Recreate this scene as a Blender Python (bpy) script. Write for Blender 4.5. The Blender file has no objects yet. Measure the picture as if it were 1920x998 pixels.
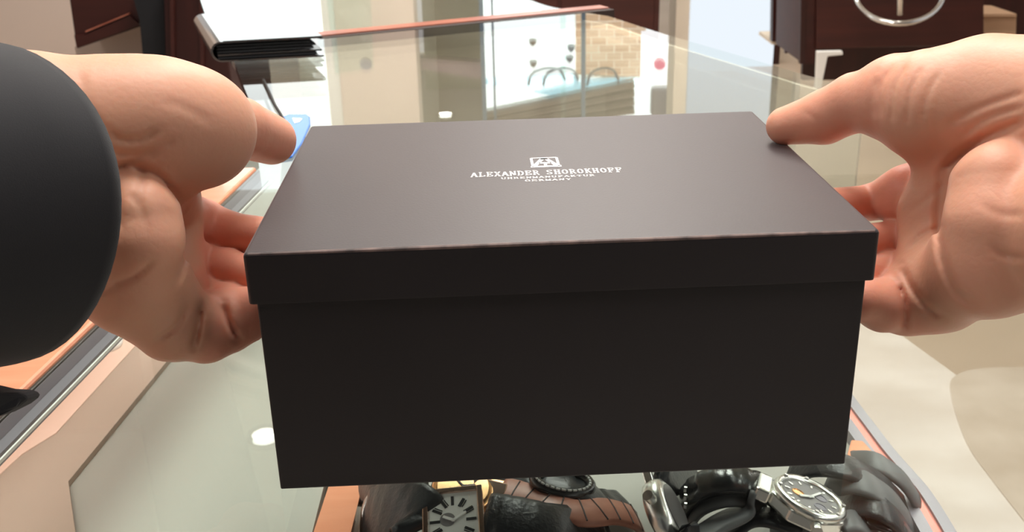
import bpy, bmesh, math, random
import numpy as np
from mathutils import Vector, Matrix

random.seed(4)
sc = bpy.context.scene
COL = sc.collection

# ------------------------------------------------------------------ camera
F, PIT, ROL = 1955.05, 0.38805, -0.02528      # focal length in px of the 1920 px frame
CAMZ = 1.2457                                  # glass top is at z = 1.0
GZ = 1.0
cp, sp, cr, sr = math.cos(PIT), math.sin(PIT), math.cos(ROL), math.sin(ROL)
R0 = Vector((1, 0, 0)); U0 = Vector((0, sp, cp)); F0 = Vector((0, cp, -sp))
IX = cr * R0 + sr * U0
IY = -sr * R0 + cr * U0
cd = bpy.data.cameras.new('camera')
cam = bpy.data.objects.new('camera', cd); COL.objects.link(cam)
cd.sensor_width = 36.0; cd.lens = 36.0 * F / 1920.0; cd.clip_start = 0.02; cd.clip_end = 60
cam.matrix_world = Matrix(((IX.x, IY.x, -F0.x, 0), (IX.y, IY.y, -F0.y, 0), (IX.z, IY.z, -F0.z, CAMZ), (0, 0, 0, 1)))
cd.dof.use_dof = True; cd.dof.focus_distance = 0.43; cd.dof.aperture_fstop = 30.0
sc.camera = cam
vs = sc.view_settings
vs.view_transform = 'Standard'; vs.look = 'None'; vs.gamma = 1.0; vs.use_curve_mapping = False
vs.exposure = 0.0

# ------------------------------------------------------------------ world and lights
w = bpy.data.worlds.new('world'); sc.world = w; w.use_nodes = True
# made-up ambient: bright ahead, dimmed behind the camera to keep the box front dark
_nt = w.node_tree; _bg = _nt.nodes['Background']; _tc = _nt.nodes.new('ShaderNodeTexCoord'); _sx = _nt.nodes.new('ShaderNodeSeparateXYZ')
_m1 = _nt.nodes.new('ShaderNodeMath'); _m1.operation = 'MULTIPLY_ADD'; _m1.inputs[1].default_value = .5; _m1.inputs[2].default_value = .5
_cr = _nt.nodes.new('ShaderNodeValToRGB'); _cr.color_ramp.elements[0].position = .30; _cr.color_ramp.elements[0].color = (.24, .22, .215, 1)
_cr.color_ramp.elements[1].position = .62; _cr.color_ramp.elements[1].color = (1, .955, .92, 1)
_nt.links.new(_tc.outputs['Generated'], _sx.inputs[0]); _nt.links.new(_sx.outputs['Y'], _m1.inputs[0]); _nt.links.new(_m1.outputs[0], _cr.inputs[0]); _nt.links.new(_cr.outputs[0], _bg.inputs[0])
_bg.inputs[1].default_value = 0.62

def area(name, loc, aim, size, power, color=(1, .95, .89)):
    l = bpy.data.lights.new(name, 'AREA'); l.shape = 'RECTANGLE'; l.size, l.size_y = size; l.energy = power; l.color = color
    o = bpy.data.objects.new(name, l); COL.objects.link(o); o.location = loc
    o.rotation_euler = (Vector(aim) - Vector(loc)).to_track_quat('-Z', 'Y').to_euler()
    return o
area('ceiling_panel_light', (0.0, 0.75, 2.62), (0, .75, 0), (0.9, 0.5), 28)
area('left_fill_light', (-1.5, -.1, 2.62), (.2, .45, 1.05), (.6, .6), 11)  # unseen fill lamp added to brighten the right palm
area('right_fill_light', (1.5, -.1, 2.62), (-.2, .45, 1.05), (.6, .6), 8)  # its unseen twin, added to brighten the left hand
area('forward_fill_light', (0.2, 2.3, 2.66), (0, 2.3, 0), (2.0, .5), 60)  # unseen lamp added ahead to lift the lid top and fingers
area('shopfront_fill_light', (0.2, 4.3, 2.66), (0.2, 5.6, 1.4), (3.4, .3), 90, (1, .95, .88))  # unseen lamp added to brighten the shopfront mirrored in the glass

# ------------------------------------------------------------------ pixel helpers (frame 1920 x 998) -> points in the place
def ray(u, v):
    return IX * ((u - 960) / F) + IY * (-(v - 499) / F) + F0
C0 = Vector((0, 0, CAMZ))
def P(u, v, Z): return C0 + ray(u, v) * Z
def onz(u, v, z):
    d = ray(u, v); return C0 + d * ((z - CAMZ) / d.z)
def ony(u, v, y):
    d = ray(u, v); return C0 + d * (y / d.y)
def mir(u, v, y):                      # where the thing stands whose mirror image in the glass is at (u, v)
    p = ony(u, v, y); return Vector((p.x, p.y, 2 * GZ - p.z))
def mirc(u, v, z):
    d = ray(u, v); t = (z - (2 * GZ - CAMZ)) / (-d.z); return Vector((d.x * t, d.y * t, z))

# ------------------------------------------------------------------ materials
def rgb(r, g, b):
    f = lambda c: ((c / 255 + .055) / 1.055) ** 2.4 if c > 10 else c / 255 / 12.92
    return (f(r), f(g), f(b), 1)
def mat(name, col, rough=.5, metal=0, spec=.5, noise=None, shc=(1,1,1,1), bump=None, coat=0, sheen=0, sss=0, emit=0, ior=1.5):
    m = bpy.data.materials.new(name); m.use_nodes = True
    nt = m.node_tree; b = nt.nodes['Principled BSDF']
    b.inputs['Base Color'].default_value = col; b.inputs['Roughness'].default_value = rough
    b.inputs['Metallic'].default_value = metal; b.inputs['Specular IOR Level'].default_value = spec
    b.inputs['Coat Weight'].default_value = coat; b.inputs['Sheen Weight'].default_value = sheen; b.inputs['IOR'].default_value = ior
    b.inputs['Coat Roughness'].default_value = .05; b.inputs['Sheen Tint'].default_value = shc; b.inputs['Sheen Roughness'].default_value = .45
    if emit:
        b.inputs['Emission Color'].default_value = col; b.inputs['Emission Strength'].default_value = emit
    tc = nt.nodes.new('ShaderNodeTexCoord')
    if noise:                                            # (other colour, scale xyz, amount)
        c2, scl, amt = noise
        mp = nt.nodes.new('ShaderNodeMapping'); mp.inputs['Scale'].default_value = scl
        nz = nt.nodes.new('ShaderNodeTexNoise'); nz.inputs['Detail'].default_value = 4; nz.inputs['Scale'].default_value = 1
        rp = nt.nodes.new('ShaderNodeValToRGB'); rp.color_ramp.elements[0].position = .5 - .5 * amt; rp.color_ramp.elements[1].position = .5 + .5 * amt
        rp.color_ramp.elements[0].color = col; rp.color_ramp.elements[1].color = c2
        nt.links.new(tc.outputs['Object'], mp.inputs[0]); nt.links.new(mp.outputs[0], nz.inputs[0])
        nt.links.new(nz.outputs[0], rp.inputs[0]); nt.links.new(rp.outputs[0], b.inputs['Base Color'])
        if emit: nt.links.new(rp.outputs[0], b.inputs['Emission Color'])
    if bump:
        n2 = nt.nodes.new('ShaderNodeTexNoise'); n2.inputs['Scale'].default_value = bump[0]; n2.inputs['Detail'].default_value = 3
        bp = nt.nodes.new('ShaderNodeBump'); bp.inputs['Strength'].default_value = bump[1]; bp.inputs['Distance'].default_value = bump[2]
        nt.links.new(tc.outputs['Object'], n2.inputs[0]); nt.links.new(n2.outputs[0], bp.inputs['Height']); nt.links.new(bp.outputs[0], b.inputs['Normal'])
    return m
def glass(name, tint, extra=0.0, alpha_col=None):
    m = bpy.data.materials.new(name); m.use_nodes = True; nt = m.node_tree; nt.nodes.clear()
    out = nt.nodes.new('ShaderNodeOutputMaterial'); mx = nt.nodes.new('ShaderNodeMixShader')
    tr = nt.nodes.new('ShaderNodeBsdfTransparent'); tr.inputs[0].default_value = tint
    gl = nt.nodes.new('ShaderNodeBsdfGlossy'); gl.inputs['Roughness'].default_value = 0.0; gl.inputs[0].default_value = (1, 1, 1, 1)
    lw = nt.nodes.new('ShaderNodeLayerWeight'); lw.inputs[0].default_value = .5
    pw = nt.nodes.new('ShaderNodeMath'); pw.operation = 'POWER'; pw.inputs[1].default_value = 5
    mu = nt.nodes.new('ShaderNodeMath'); mu.operation = 'MULTIPLY_ADD'; mu.inputs[1].default_value = .95; mu.inputs[2].default_value = .04 + extra
    nt.links.new(lw.outputs['Facing'], pw.inputs[0]); nt.links.new(pw.outputs[0], mu.inputs[0]); nt.links.new(mu.outputs[0], mx.inputs[0])
    nt.links.new(tr.outputs[0], mx.inputs[1]); nt.links.new(gl.outputs[0], mx.inputs[2]); nt.links.new(mx.outputs[0], out.inputs[0])
    return m
def light_mat(name, col, s):
    m = bpy.data.materials.new(name); m.use_nodes = True; nt = m.node_tree; nt.nodes.clear()
    out = nt.nodes.new('ShaderNodeOutputMaterial'); e = nt.nodes.new('ShaderNodeEmission')
    e.inputs[0].default_value = col; e.inputs[1].default_value = s; nt.links.new(e.outputs[0], out.inputs[0]); return m

M = dict(
 box=mat('black_board', (.0105, .0075, .0100, 1), .46, spec=.5, sheen=.40, shc=(1, .84, .84, 1), bump=(900, .10, .0004)),
 edge=mat('pale_board_edge', rgb(120, 98, 92), .6, noise=(rgb(70, 58, 56), (120, 60, 60), .3)),
 foil=mat('silver_foil', (.93, .90, .89, 1), .35, metal=0, emit=0),
 glass=glass('counter_glass', (.93, .965, .95, 1)),
 pane=glass('clear_glass', (.90, .965, .95, 1), -.037),
 bluepane=glass('tinted_glass', (.62, .80, .86, 1), .05),
 steel=mat('brushed_steel', (.62, .62, .62, 1), .25, 1),
 rimwood=mat('orange_cherry_wood', rgb(232, 158, 124), .16, noise=(rgb(214, 136, 102), (14, 90, 60), .6), spec=.7, coat=.6),
 wood=mat('dark_mahogany', rgb(70, 30, 24), .4, noise=(rgb(48, 18, 15), (2, 30, 26), .6)),
 darkwood=mat('black_brown_wood', rgb(38, 14, 12), .35, noise=(rgb(58, 24, 20), (20, 2, 2), .6)),
 copper=mat('copper_trim', rgb(190, 120, 98), .3, noise=(rgb(150, 80, 62), (20, 20, 20), .5)),
 beige=mat('beige_paint', rgb(222, 204, 192), .7, noise=(rgb(215, 197, 184), (1.2, 1.2, 1.2), .5)),
 cream=mat('cream_plaster', rgb(226, 214, 196), .7),
 white=mat('white_laminate', rgb(236, 236, 232), .45),
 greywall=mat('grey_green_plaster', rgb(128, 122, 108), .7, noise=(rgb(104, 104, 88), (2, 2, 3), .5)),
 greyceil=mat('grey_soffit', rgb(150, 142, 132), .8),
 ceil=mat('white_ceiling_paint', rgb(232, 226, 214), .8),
 floor=mat('beige_floor_tile', rgb(198, 178, 158), .45, noise=(rgb(182, 160, 138), (1.5, 1.5, 1.5), .4)),
 marble=mat('cream_marble', rgb(210, 201, 193), .4, noise=(rgb(198, 187, 177), (9, 14, 9), .35)),
 marble2=mat('tan_reflection_tone', rgb(190, 176, 162), .4, noise=(rgb(172, 156, 140), (12, 12, 9), .4)),
 pink=mat('pink_beige_fabric_board', rgb(238, 206, 190), .7),
 taupe=mat('taupe_fabric_board', rgb(176, 158, 144), .8),
 liner=mat('pale_case_liner', rgb(158, 158, 150), .7),
 tray=mat('grey_velvet_tray', rgb(160, 157, 150), .8),
 rail=mat('grey_case_rail', rgb(132, 128, 136), .35),
 railpink=mat('pink_rail_line', rgb(222, 136, 124), .5),
 leather=mat('black_leather', (.012, .012, .013, 1), .22, bump=(300, .25, .001), spec=.8),
 folder=mat('glossy_black_folder', (.010, .011, .012, 1), .2, spec=.9, coat=1),
 paper=mat('grey_paper_edge', (.30, .30, .31, 1), .7),
 strap=mat('black_strap_leather', (.020, .022, .025, 1), .38, bump=(420, .5, .0008)),
 rubber=mat('dark_grey_rubber', (.11, .112, .116, 1), .5),
 brown=mat('tan_alligator_leather', rgb(196, 134, 112), .4, noise=(rgb(170, 108, 88), (160, 160, 160), .5)),
 groove=mat('dark_groove', (.03, .015, .012, 1), .6),
 stitch=mat('white_stitching', (.6, .6, .58, 1), .6),
 gold=mat('polished_gold', (1.0, .60, .30, 1), .24, 1),
 rose=mat('rose_gold', (.80, .56, .46, 1), .18, 1),
 silver=mat('polished_silver_case', (.90, .90, .86, 1), .27, 1),
 dial=mat('silver_dial', (.72, .72, .68, 1), .4),
 ddial=mat('dark_dial', (.20, .19, .19, 1), .3),
 black=mat('black_print', (.01, .01, .01, 1), .4),
 cloth=mat('black_suit_cloth', (.010, .010, .013, 1), .85, sheen=.12, bump=(2600, .25, .0003)),
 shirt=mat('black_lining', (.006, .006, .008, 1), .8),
 blue=mat('blue_plastic_card', rgb(58, 120, 214), .2),
 cushion=mat('charcoal_watch_cushion', (.10, .10, .10, 1), .7),
 chrome=mat('chrome', (.75, .75, .74, 1), .2, 1),
 card=mat('brown_cardboard', rgb(178, 144, 116), .8),
 lamp=light_mat('lamp_glow', (1, .96, .88, 1), 14),
 daywin=light_mat('daylight_and_panel_glow', (.93, 1, .985, 1), 2.3),
 bluewin=light_mat('daylit_blue_white_panel', (.86, .93, 1, 1), 1.0),
 signglow=light_mat('lit_white_sign', (1, 1, 1, 1), 2.2),
 red=light_mat('lit_red_disc', (.95, .18, .30, 1), 1.3),
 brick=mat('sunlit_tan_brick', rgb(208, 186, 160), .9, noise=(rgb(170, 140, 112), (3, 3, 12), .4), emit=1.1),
 arch=mat('grey_blue_steel', rgb(70, 96, 116), .5),
 mauve=mat('mauve_brown_board', rgb(112, 84, 88), .4),
 slat=mat('taupe_slats', rgb(120, 108, 96), .6),
)
# brick pattern is laid in courses
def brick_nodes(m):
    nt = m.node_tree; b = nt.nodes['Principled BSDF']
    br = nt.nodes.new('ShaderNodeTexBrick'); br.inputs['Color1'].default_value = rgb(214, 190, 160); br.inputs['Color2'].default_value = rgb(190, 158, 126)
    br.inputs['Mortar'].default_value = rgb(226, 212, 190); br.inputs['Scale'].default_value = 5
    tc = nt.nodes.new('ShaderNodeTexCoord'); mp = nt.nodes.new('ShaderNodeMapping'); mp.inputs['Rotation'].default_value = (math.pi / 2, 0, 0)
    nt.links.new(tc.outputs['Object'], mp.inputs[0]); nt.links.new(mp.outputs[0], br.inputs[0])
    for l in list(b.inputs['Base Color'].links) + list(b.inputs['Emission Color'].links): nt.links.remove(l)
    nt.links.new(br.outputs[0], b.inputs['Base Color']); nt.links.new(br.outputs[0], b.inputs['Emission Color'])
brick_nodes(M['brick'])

# skin: subsurface, mottled, redder where the 'flush' attribute is high
def skin_mat():
    m = bpy.data.materials.new('skin'); m.use_nodes = True; nt = m.node_tree; b = nt.nodes['Principled BSDF']
    tc = nt.nodes.new('ShaderNodeTexCoord')
    nz = nt.nodes.new('ShaderNodeTexNoise'); nz.inputs['Scale'].default_value = 60; nz.inputs['Detail'].default_value = 3
    at = nt.nodes.new('ShaderNodeAttribute'); at.attribute_name = 'flush'
    ad = nt.nodes.new('ShaderNodeMath'); ad.operation = 'MULTIPLY_ADD'; ad.inputs[1].default_value = .45; ad.inputs[2].default_value = -.22
    a2 = nt.nodes.new('ShaderNodeMath'); a2.operation = 'ADD'; a2.use_clamp = True
    mx = nt.nodes.new('ShaderNodeMix'); mx.data_type = 'RGBA'
    mx.inputs[6].default_value = (.68, .365, .245, 1); mx.inputs[7].default_value = (.84, .33, .235, 1)
    nt.links.new(tc.outputs['Object'], nz.inputs[0]); nt.links.new(nz.outputs[0], ad.inputs[0])
    nt.links.new(ad.outputs[0], a2.inputs[0]); nt.links.new(at.outputs['Fac'], a2.inputs[1])
    nt.links.new(a2.outputs[0], mx.inputs[0]); nt.links.new(mx.outputs[2], b.inputs['Base Color'])
    b.inputs['Roughness'].default_value = .5; b.inputs['Specular IOR Level'].default_value = .35
    b.inputs['Subsurface Weight'].default_value = .45; b.inputs['Subsurface Radius'].default_value = (1, .35, .2); b.inputs['Subsurface Scale'].default_value = .006
    n2 = nt.nodes.new('ShaderNodeTexNoise'); n2.inputs['Scale'].default_value = 420; n2.inputs['Detail'].default_value = 2
    n3 = nt.nodes.new('ShaderNodeTexVoronoi'); n3.inputs['Scale'].default_value = 260; n3.feature = 'DISTANCE_TO_EDGE'
    sm = nt.nodes.new('ShaderNodeMath'); sm.operation = 'ADD'
    bp = nt.nodes.new('ShaderNodeBump'); bp.inputs['Strength'].default_value = .09; bp.inputs['Distance'].default_value = .0010
    nt.links.new(tc.outputs['Object'], n2.inputs[0]); nt.links.new(tc.outputs['Object'], n3.inputs[0])
    nt.links.new(n2.outputs[0], sm.inputs[0]); nt.links.new(n3.outputs[0], sm.inputs[1]); nt.links.new(sm.outputs[0], bp.inputs['Height']); nt.links.new(bp.outputs[0], b.inputs['Normal'])
    return m
M['skin'] = skin_mat()

# ------------------------------------------------------------------ object helpers
def obj(name, bm, m, parent=None, world=False, smooth=False, bevel=0, seg=2):
    me = bpy.data.meshes.new(name)
    if isinstance(bm, bmesh.types.BMesh):
        bmesh.ops.recalc_face_normals(bm, faces=bm.faces); bm.to_mesh(me); bm.free()
    else:
        me = bm
    if m: me.materials.append(m)
    o = bpy.data.objects.new(name, me); COL.objects.link(o)
    if smooth:
        for p in me.polygons: p.use_smooth = True
    if bevel:
        md = o.modifiers.new('bevel', 'BEVEL'); md.width = bevel; md.segments = seg; md.limit_method = 'ANGLE'; md.angle_limit = .6
    if parent:
        o.parent = parent
        if world: o.matrix_parent_inverse = parent.matrix_basis.inverted()
    return o
def thing(name, label, cat, loc=(0, 0, 0), rot=(0, 0, 0), group=None):
    o = bpy.data.objects.new(name, None); COL.objects.link(o); o.empty_display_size = .02
    o.location = loc; o.rotation_euler = rot
    o['label'] = label; o['category'] = cat
    if group: o['group'] = group
    return o
def tag(o, label, cat, group=None):
    o['label'] = label; o['category'] = cat
    if group: o['group'] = group
    return o
def struct(name, bm, m, **k):
    o = obj(name, bm, m, **k)
    if not k.get('parent'): o['kind'] = 'structure'
    return o
def box(bm, lo, hi, M4=None):
    vs_ = [bm.verts.new((x, y, z)) for x in (lo[0], hi[0]) for y in (lo[1], hi[1]) for z in (lo[2], hi[2])]
    for f in ((0, 1, 3, 2), (4, 6, 7, 5), (0, 4, 5, 1), (2, 3, 7, 6), (0, 2, 6, 4), (1, 5, 7, 3)): bm.faces.new([vs_[i] for i in f])
    if M4: bmesh.ops.transform(bm, matrix=M4, verts=vs_)
    return bm
def B(lo, hi, M4=None): return box(bmesh.new(), lo, hi, M4)
def prism(bm, pts, off):                 # outline given an extrusion vector
    off = Vector(off); a = [bm.verts.new(p) for p in pts]; b = [bm.verts.new(Vector(p) + off) for p in pts]; n = len(pts)
    bm.faces.new(a); bm.faces.new(b[::-1])
    for i in range(n): bm.faces.new((a[i], b[i], b[(i + 1) % n], a[(i + 1) % n]))
    return bm
def prism_z(pts2, z0, z1): return prism(bmesh.new(), [(p[0], p[1], z0) for p in pts2], (0, 0, z1 - z0))
def tube(bm, pts, r, n=10, closed=False, cap=True):
    pts = [Vector(p) for p in pts]; N = len(pts); rs = r if isinstance(r, (list, tuple)) else [r] * N
    rings = []; prev = None
    for i, p in enumerate(pts):
        if closed: t = (pts[(i + 1) % N] - pts[i - 1]).normalized()
        else: t = (pts[min(i + 1, N - 1)] - pts[max(i - 1, 0)]).normalized()
        if prev is None:
            a = Vector((0, 0, 1)) if abs(t.z) < .9 else Vector((1, 0, 0)); x = t.cross(a).normalized()
        else: x = (prev - t * prev.dot(t)).normalized()
        prev = x; y = t.cross(x)
        rings.append([bm.verts.new(p + (x * math.cos(2 * math.pi * k / n) + y * math.sin(2 * math.pi * k / n)) * rs[i]) for k in range(n)])
    for i in range(N if closed else N - 1):
        a, b = rings[i], rings[(i + 1) % N]
        for k in range(n): bm.faces.new((a[k], a[(k + 1) % n], b[(k + 1) % n], b[k]))
    if cap and not closed: bm.faces.new(rings[0][::-1]); bm.faces.new(rings[-1])
    return bm
def spline(pts, n=8):
    pts = [Vector(p) for p in pts]; out = []; q = [2 * pts[0] - pts[1]] + pts + [2 * pts[-1] - pts[-2]]
    for i in range(1, len(q) - 2):
        for k in range(n):
            t = k / n; a, b, c, d = q[i - 1], q[i], q[i + 1], q[i + 2]
            out.append(.5 * ((2 * b) + (c - a) * t + (2 * a - 5 * b + 4 * c - d) * t * t + (3 * b - a - 3 * c + d) * t ** 3))
    return out + [pts[-1]]
def lathe(prof, n=40, M4=None):          # profile of (r, z)
    bm = bmesh.new(); rings = []
    for r, z in prof: rings.append([bm.verts.new((r * math.cos(2 * math.pi * k / n), r * math.sin(2 * math.pi * k / n), z)) for k in range(n)])
    for a, b in zip(rings, rings[1:]):
        for k in range(n): bm.faces.new((a[k], a[(k + 1) % n], b[(k + 1) % n], b[k]))
    bm.faces.new(rings[0][::-1]); bm.faces.new(rings[-1])
    if M4: bmesh.ops.transform(bm, matrix=M4, verts=bm.verts[:])
    return bm

# ================================================================== THE ROOM
FY = 6.0                                   # shopfront wall
struct('floor', B((-4, -1.5, -.1), (4.5, 10.5, 0)), M['floor'])
CZ = 2.7
def ceiling_outline():
    return [(-4, 1.2), (4.5, 1.2), (4.5, 10.5), (-4, 10.5)]
struct('ceiling', prism_z(ceiling_outline(), CZ, CZ + .1), M['ceil'])
# lowered soffit, seen as a darker band mirrored in the left of the glass
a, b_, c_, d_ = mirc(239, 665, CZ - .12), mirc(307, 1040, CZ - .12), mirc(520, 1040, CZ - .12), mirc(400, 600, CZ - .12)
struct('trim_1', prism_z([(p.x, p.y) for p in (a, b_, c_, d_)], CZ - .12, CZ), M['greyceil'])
# round ceiling coffer rings
cc = mirc(640, 610, CZ)
for i, (r_, wd) in enumerate(((.50, .05), (.62, .03))):
    struct('trim_%d' % (i + 2), lathe([(r_, 0), (r_, -.05), (r_ + wd, -.05), (r_ + wd, 0)], 64, Matrix.Translation((cc.x, cc.y, CZ))), M['cream'] if i else M['white'], smooth=False)

def facade(name, uv, m, y=FY, depth=.12, kind='structure', **k):
    """an upright slab of the shopfront: outline taken from its mirror image in the glass"""
    pts = [mir(u, v, y) for u, v in uv]
    return struct(name, prism(bmesh.new(), pts, (0, depth, 0)), m, **k)
def column(name, u0, u1, m, y=FY, z0=0, z1=CZ, depth=.25):
    x0 = mir(u0, 130, y).x; x1 = mir(u1, 130, y).x
    return struct(name, B((x0, y, z0), (x1, y + depth, z1)), m)
column('wall_front', 636, 782, M['beige'])
column('trim_4', 612, 636, M['white'], y=FY + .02)
column('trim_5', 1264, 1290, M['cream'])
# window left of the beige column: daylight
x0, x1 = mir(380, 130, FY).x, mir(612, 130, FY).x
struct('window_1', B((x0, FY + .1, .35), (x1, FY + .12, CZ)), M['daywin'])
# grey passage wall with its own darker band
x0, x1 = mir(782, 130, FY).x, mir(906, 130, FY).x
x1 = mir(906, 130, FY + .6).x
struct('wall_passage', B((x0, FY + .6, 0), (x1, FY + .7, mir(840, 166, FY + .6).z)), M['greywall'])
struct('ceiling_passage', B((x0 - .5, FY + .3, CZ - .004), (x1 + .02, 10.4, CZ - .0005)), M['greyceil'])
# big daylit shop window
x0, x1 = mir(906, 130, FY).x, mir(1242, 130, FY).x
struct('window_2', B((mir(905, 130, FY + 1.2).x, FY + 1.2, .95), (x1 + .25, FY + 1.22, CZ)), M['daywin'])
for i, u in enumerate((906, 926, 1056, 1094)):
    x = mir(u, 130, FY).x; r_ = (.012, .006, .016, .012)[i]
    o = struct('trim_%d' % (6 + i), B((x - r_, FY, .9), (x + r_, FY + .03, CZ)), M['arch'] if i != 2 else M['pane'])
# blue-white panel and dark cabinet wall to the right
x0, x1 = mir(1288, 130, FY).x, mir(1448, 130, FY).x
struct('wall_panel', B((x0, FY, 0), (x1, FY + .1, CZ)), M['bluewin'])
x2 = mir(1512, 130, FY).x
struct('trim_10', B((x1, FY + .05, 0), (x1 + .05, FY + .2, CZ)), M['darkwood'])
struct('wall_right', B((x2, FY + .1, .0), (4.5, FY + .2, CZ)), M['cream'])
struct('wall_back_right', B((x1 + .05, FY + 1.0, 0), (x2 + .2, FY + 1.1, CZ)), M['cream'])
# left side: beige wall, seen directly past the counter
struct('wall_left', B((-4, 3.3, 0), (ony(150, 40, 3.3).x, 3.4, CZ)), M['beige'])

# pink-brown canopy strip and grey soffit beams mirrored near the box
o = facade('awning', [(782, 108), (906, 118), (906, 148), (782, 128)], M['mauve'], y=FY + .3); del o['kind']; tag(o, 'thin pinkish awning board beside the grey passage wall', 'awning')
o = facade('glass_canopy', [(906, 148), (1070, 140), (1240, 150), (1150, 176), (1085, 186), (1040, 180), (906, 156)], M['bluepane'], y=FY + .35, depth=.05); del o['kind']; tag(o, 'blue glass canopy in front of the bright shop window', 'canopy')
for i, (ua, ub, h0) in enumerate(((990, 1060, 152), (1018, 1085, 158), (1100, 1160, 150))):
    pts = spline([mir(ua, 160, FY + .28), mir(ua + 8, 138, FY + .28), mir((ua + ub) / 2, 128, FY + .28), mir(ub - 10, 132, FY + .28), mir(ub, 150, FY + .28)], 6)
    o = obj('arched_rib', tube(bmesh.new(), pts, .008), M['arch'])
    tag(o, ('leftmost', 'middle', 'rightmost')[i] + ' of the three arched steel ribs under the blue glass canopy', 'rib', 'arched ribs of the canopy')
st = thing('slatted_soffit', 'taupe slatted soffit across the top of the shop window', 'soffit', mir(1100, 200, FY + .2))
for k, (va, vb, tk) in enumerate(((212, 165, 12), (226, 183, 10), (236, 200, 9), (246, 216, 9))):
    pts = [mir(905, va, FY + .2), mir(1190, vb - 12, FY + .2), mir(1190, vb - 12 + tk, FY + .2), mir(905, va + tk, FY + .2)]
    obj('slat', prism(bmesh.new(), pts, (0, .1, 0)), M['slat'], st, world=True)
x0, x1 = mir(1098, 100, FY).x, mir(1196, 100, FY).x
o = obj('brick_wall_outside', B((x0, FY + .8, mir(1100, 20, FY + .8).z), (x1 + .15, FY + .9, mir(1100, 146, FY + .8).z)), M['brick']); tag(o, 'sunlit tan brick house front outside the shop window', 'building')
sg = thing('lit_sign', 'white lit sign with a red dot near the cream post', 'sign', mir(1232, 120, FY + .5))
p0, p1 = mir(1204, 60, FY + .5), mir(1268, 160, FY + .5)
obj('sign_panel', B((p0.x, FY + .5, p0.z), (p1.x, FY + .54, p1.z)), M['signglow'], sg, world=True)
p = mir(1237, 119, FY + .49)
obj('red_dot', lathe([(.036, -.01), (.036, .01)], 28, Matrix.Translation(p) @ Matrix.Rotation(math.pi / 2, 4, 'X')), M['red'], sg, world=True)
p0, p1 = mir(1221, 162, FY + .45), mir(1260, 215, FY + .45)
o = obj('hanging_box', B((p0.x, FY + .42, p0.z), (p1.x, FY + .5, p1.z)), M['rail'], bevel=.02); tag(o, 'grey speaker-like box above the lit sign', 'box')
# pendants in the window
for i, (u, v) in enumerate(((999, 77), (1000, 117), (1071, 88), (1068, 108))):
    q = mir(u, v, FY + .4); bm = lathe([(.004, .03), (.02, .012), (.026, -.004), (.02, -.014), (.006, -.016)], 20, Matrix.Translation(q))
    o = obj('window_ornament', bm, M['arch'] if i > 1 else M['slat'], smooth=True)
    tag(o, ('upper left', 'lower left', 'upper right', 'lower right')[i] + ' small hanging ornament before the shop window', 'ornament', 'ornaments hanging in the window')

# downlights: a ring and a glowing disc; the light itself is the glow plus a spot lamp
def downlight(u, v, label, power=0, z=CZ, r=.045):
    q = mirc(u, v, z); t = thing('downlight', label, 'ceiling light', (q.x, q.y, z), group='recessed downlights')
    obj('trim_ring', lathe([(r * 1.02, 0), (r * 1.05, -.012), (r * 1.4, -.012), (r * 1.5, 0)], 32), M['slat'], t, smooth=True)
    obj('lens', lathe([(r, -.002), (r, -.006)], 32), M['lamp'], t)
    if power:
        l = bpy.data.lights.new('downlight_beam', 'SPOT'); l.energy = power; l.spot_size = 1.9; l.spot_blend = .8; l.shadow_soft_size = .06; l.color = (1, .95, .87)
        lo = bpy.data.objects.new('downlight_beam', l); COL.objects.link(lo); lo.parent = t; lo.location = (0, 0, -.03)
downlight(497, 818, 'round downlight mirrored beside the lower left of the black box', 30)
downlight(1905, 548, 'round downlight mirrored right of the right hand at the frame edge', 30, r=.07)
downlight(1590, 268, 'small downlight mirrored below the right thumb', 10, z=CZ - .005)
downlight(835, 215, 'small dark-ringed downlight mirrored behind the back of the box lid', 10, z=CZ - .005, r=.05)

# ================================================================== FURNITURE SEEN DIRECTLY PAST THE COUNTER
# dark wall cabinet at upper left
def slabpx(name, uv, y, depth, m, **k):
    return obj(name, prism(bmesh.new(), [ony(u, v, y) for u, v in uv], (0, depth, 0)), m, **k)
t = thing('wall_cabinet', 'dark mahogany hanging cabinet on the beige wall at upper left', 'cabinet', ony(200, 60, 2.6))
slabpx('body', [(124, -40), (143, 92), (264, 50), (250, -60)], 2.6, .3, M['wood'], parent=t, world=True, bevel=.004)
slabpx('rail', [(160, 58), (242, 24), (242, 27), (160, 61)], 2.585, .012, M['copper'], parent=t, world=True)
slabpx('lower_panel', [(139, 66), (158, 66), (242, 30), (262, 46), (144, 90)], 2.588, .01, M['wood'], parent=t, world=True)
o = slabpx('panel', [(140, 88), (276, 40), (286, 140), (345, 600), (230, 600)], 2.75, .2, M['beige']); o.name = 'wall_side'; o['kind'] = 'structure'
t = thing('tall_cabinet', 'tall black-brown wood cabinet behind the black folder', 'cabinet', ony(330, 160, 2.4))
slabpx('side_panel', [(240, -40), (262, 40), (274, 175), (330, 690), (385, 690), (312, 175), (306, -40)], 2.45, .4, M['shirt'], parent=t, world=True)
slabpx('door', [(306, -40), (312, 175), (385, 690), (500, 690), (438, 175), (428, 110), (383, -40)], 2.40, .4, M['darkwood'], parent=t, world=True, bevel=.003)
for u in (318, 428 - 55):
    slabpx('stile', [(u, -30), (u + 3, 170), (u + 10, 170), (u + 7, -30)], 2.39, .01, M['wood'], parent=t, world=True)
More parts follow.
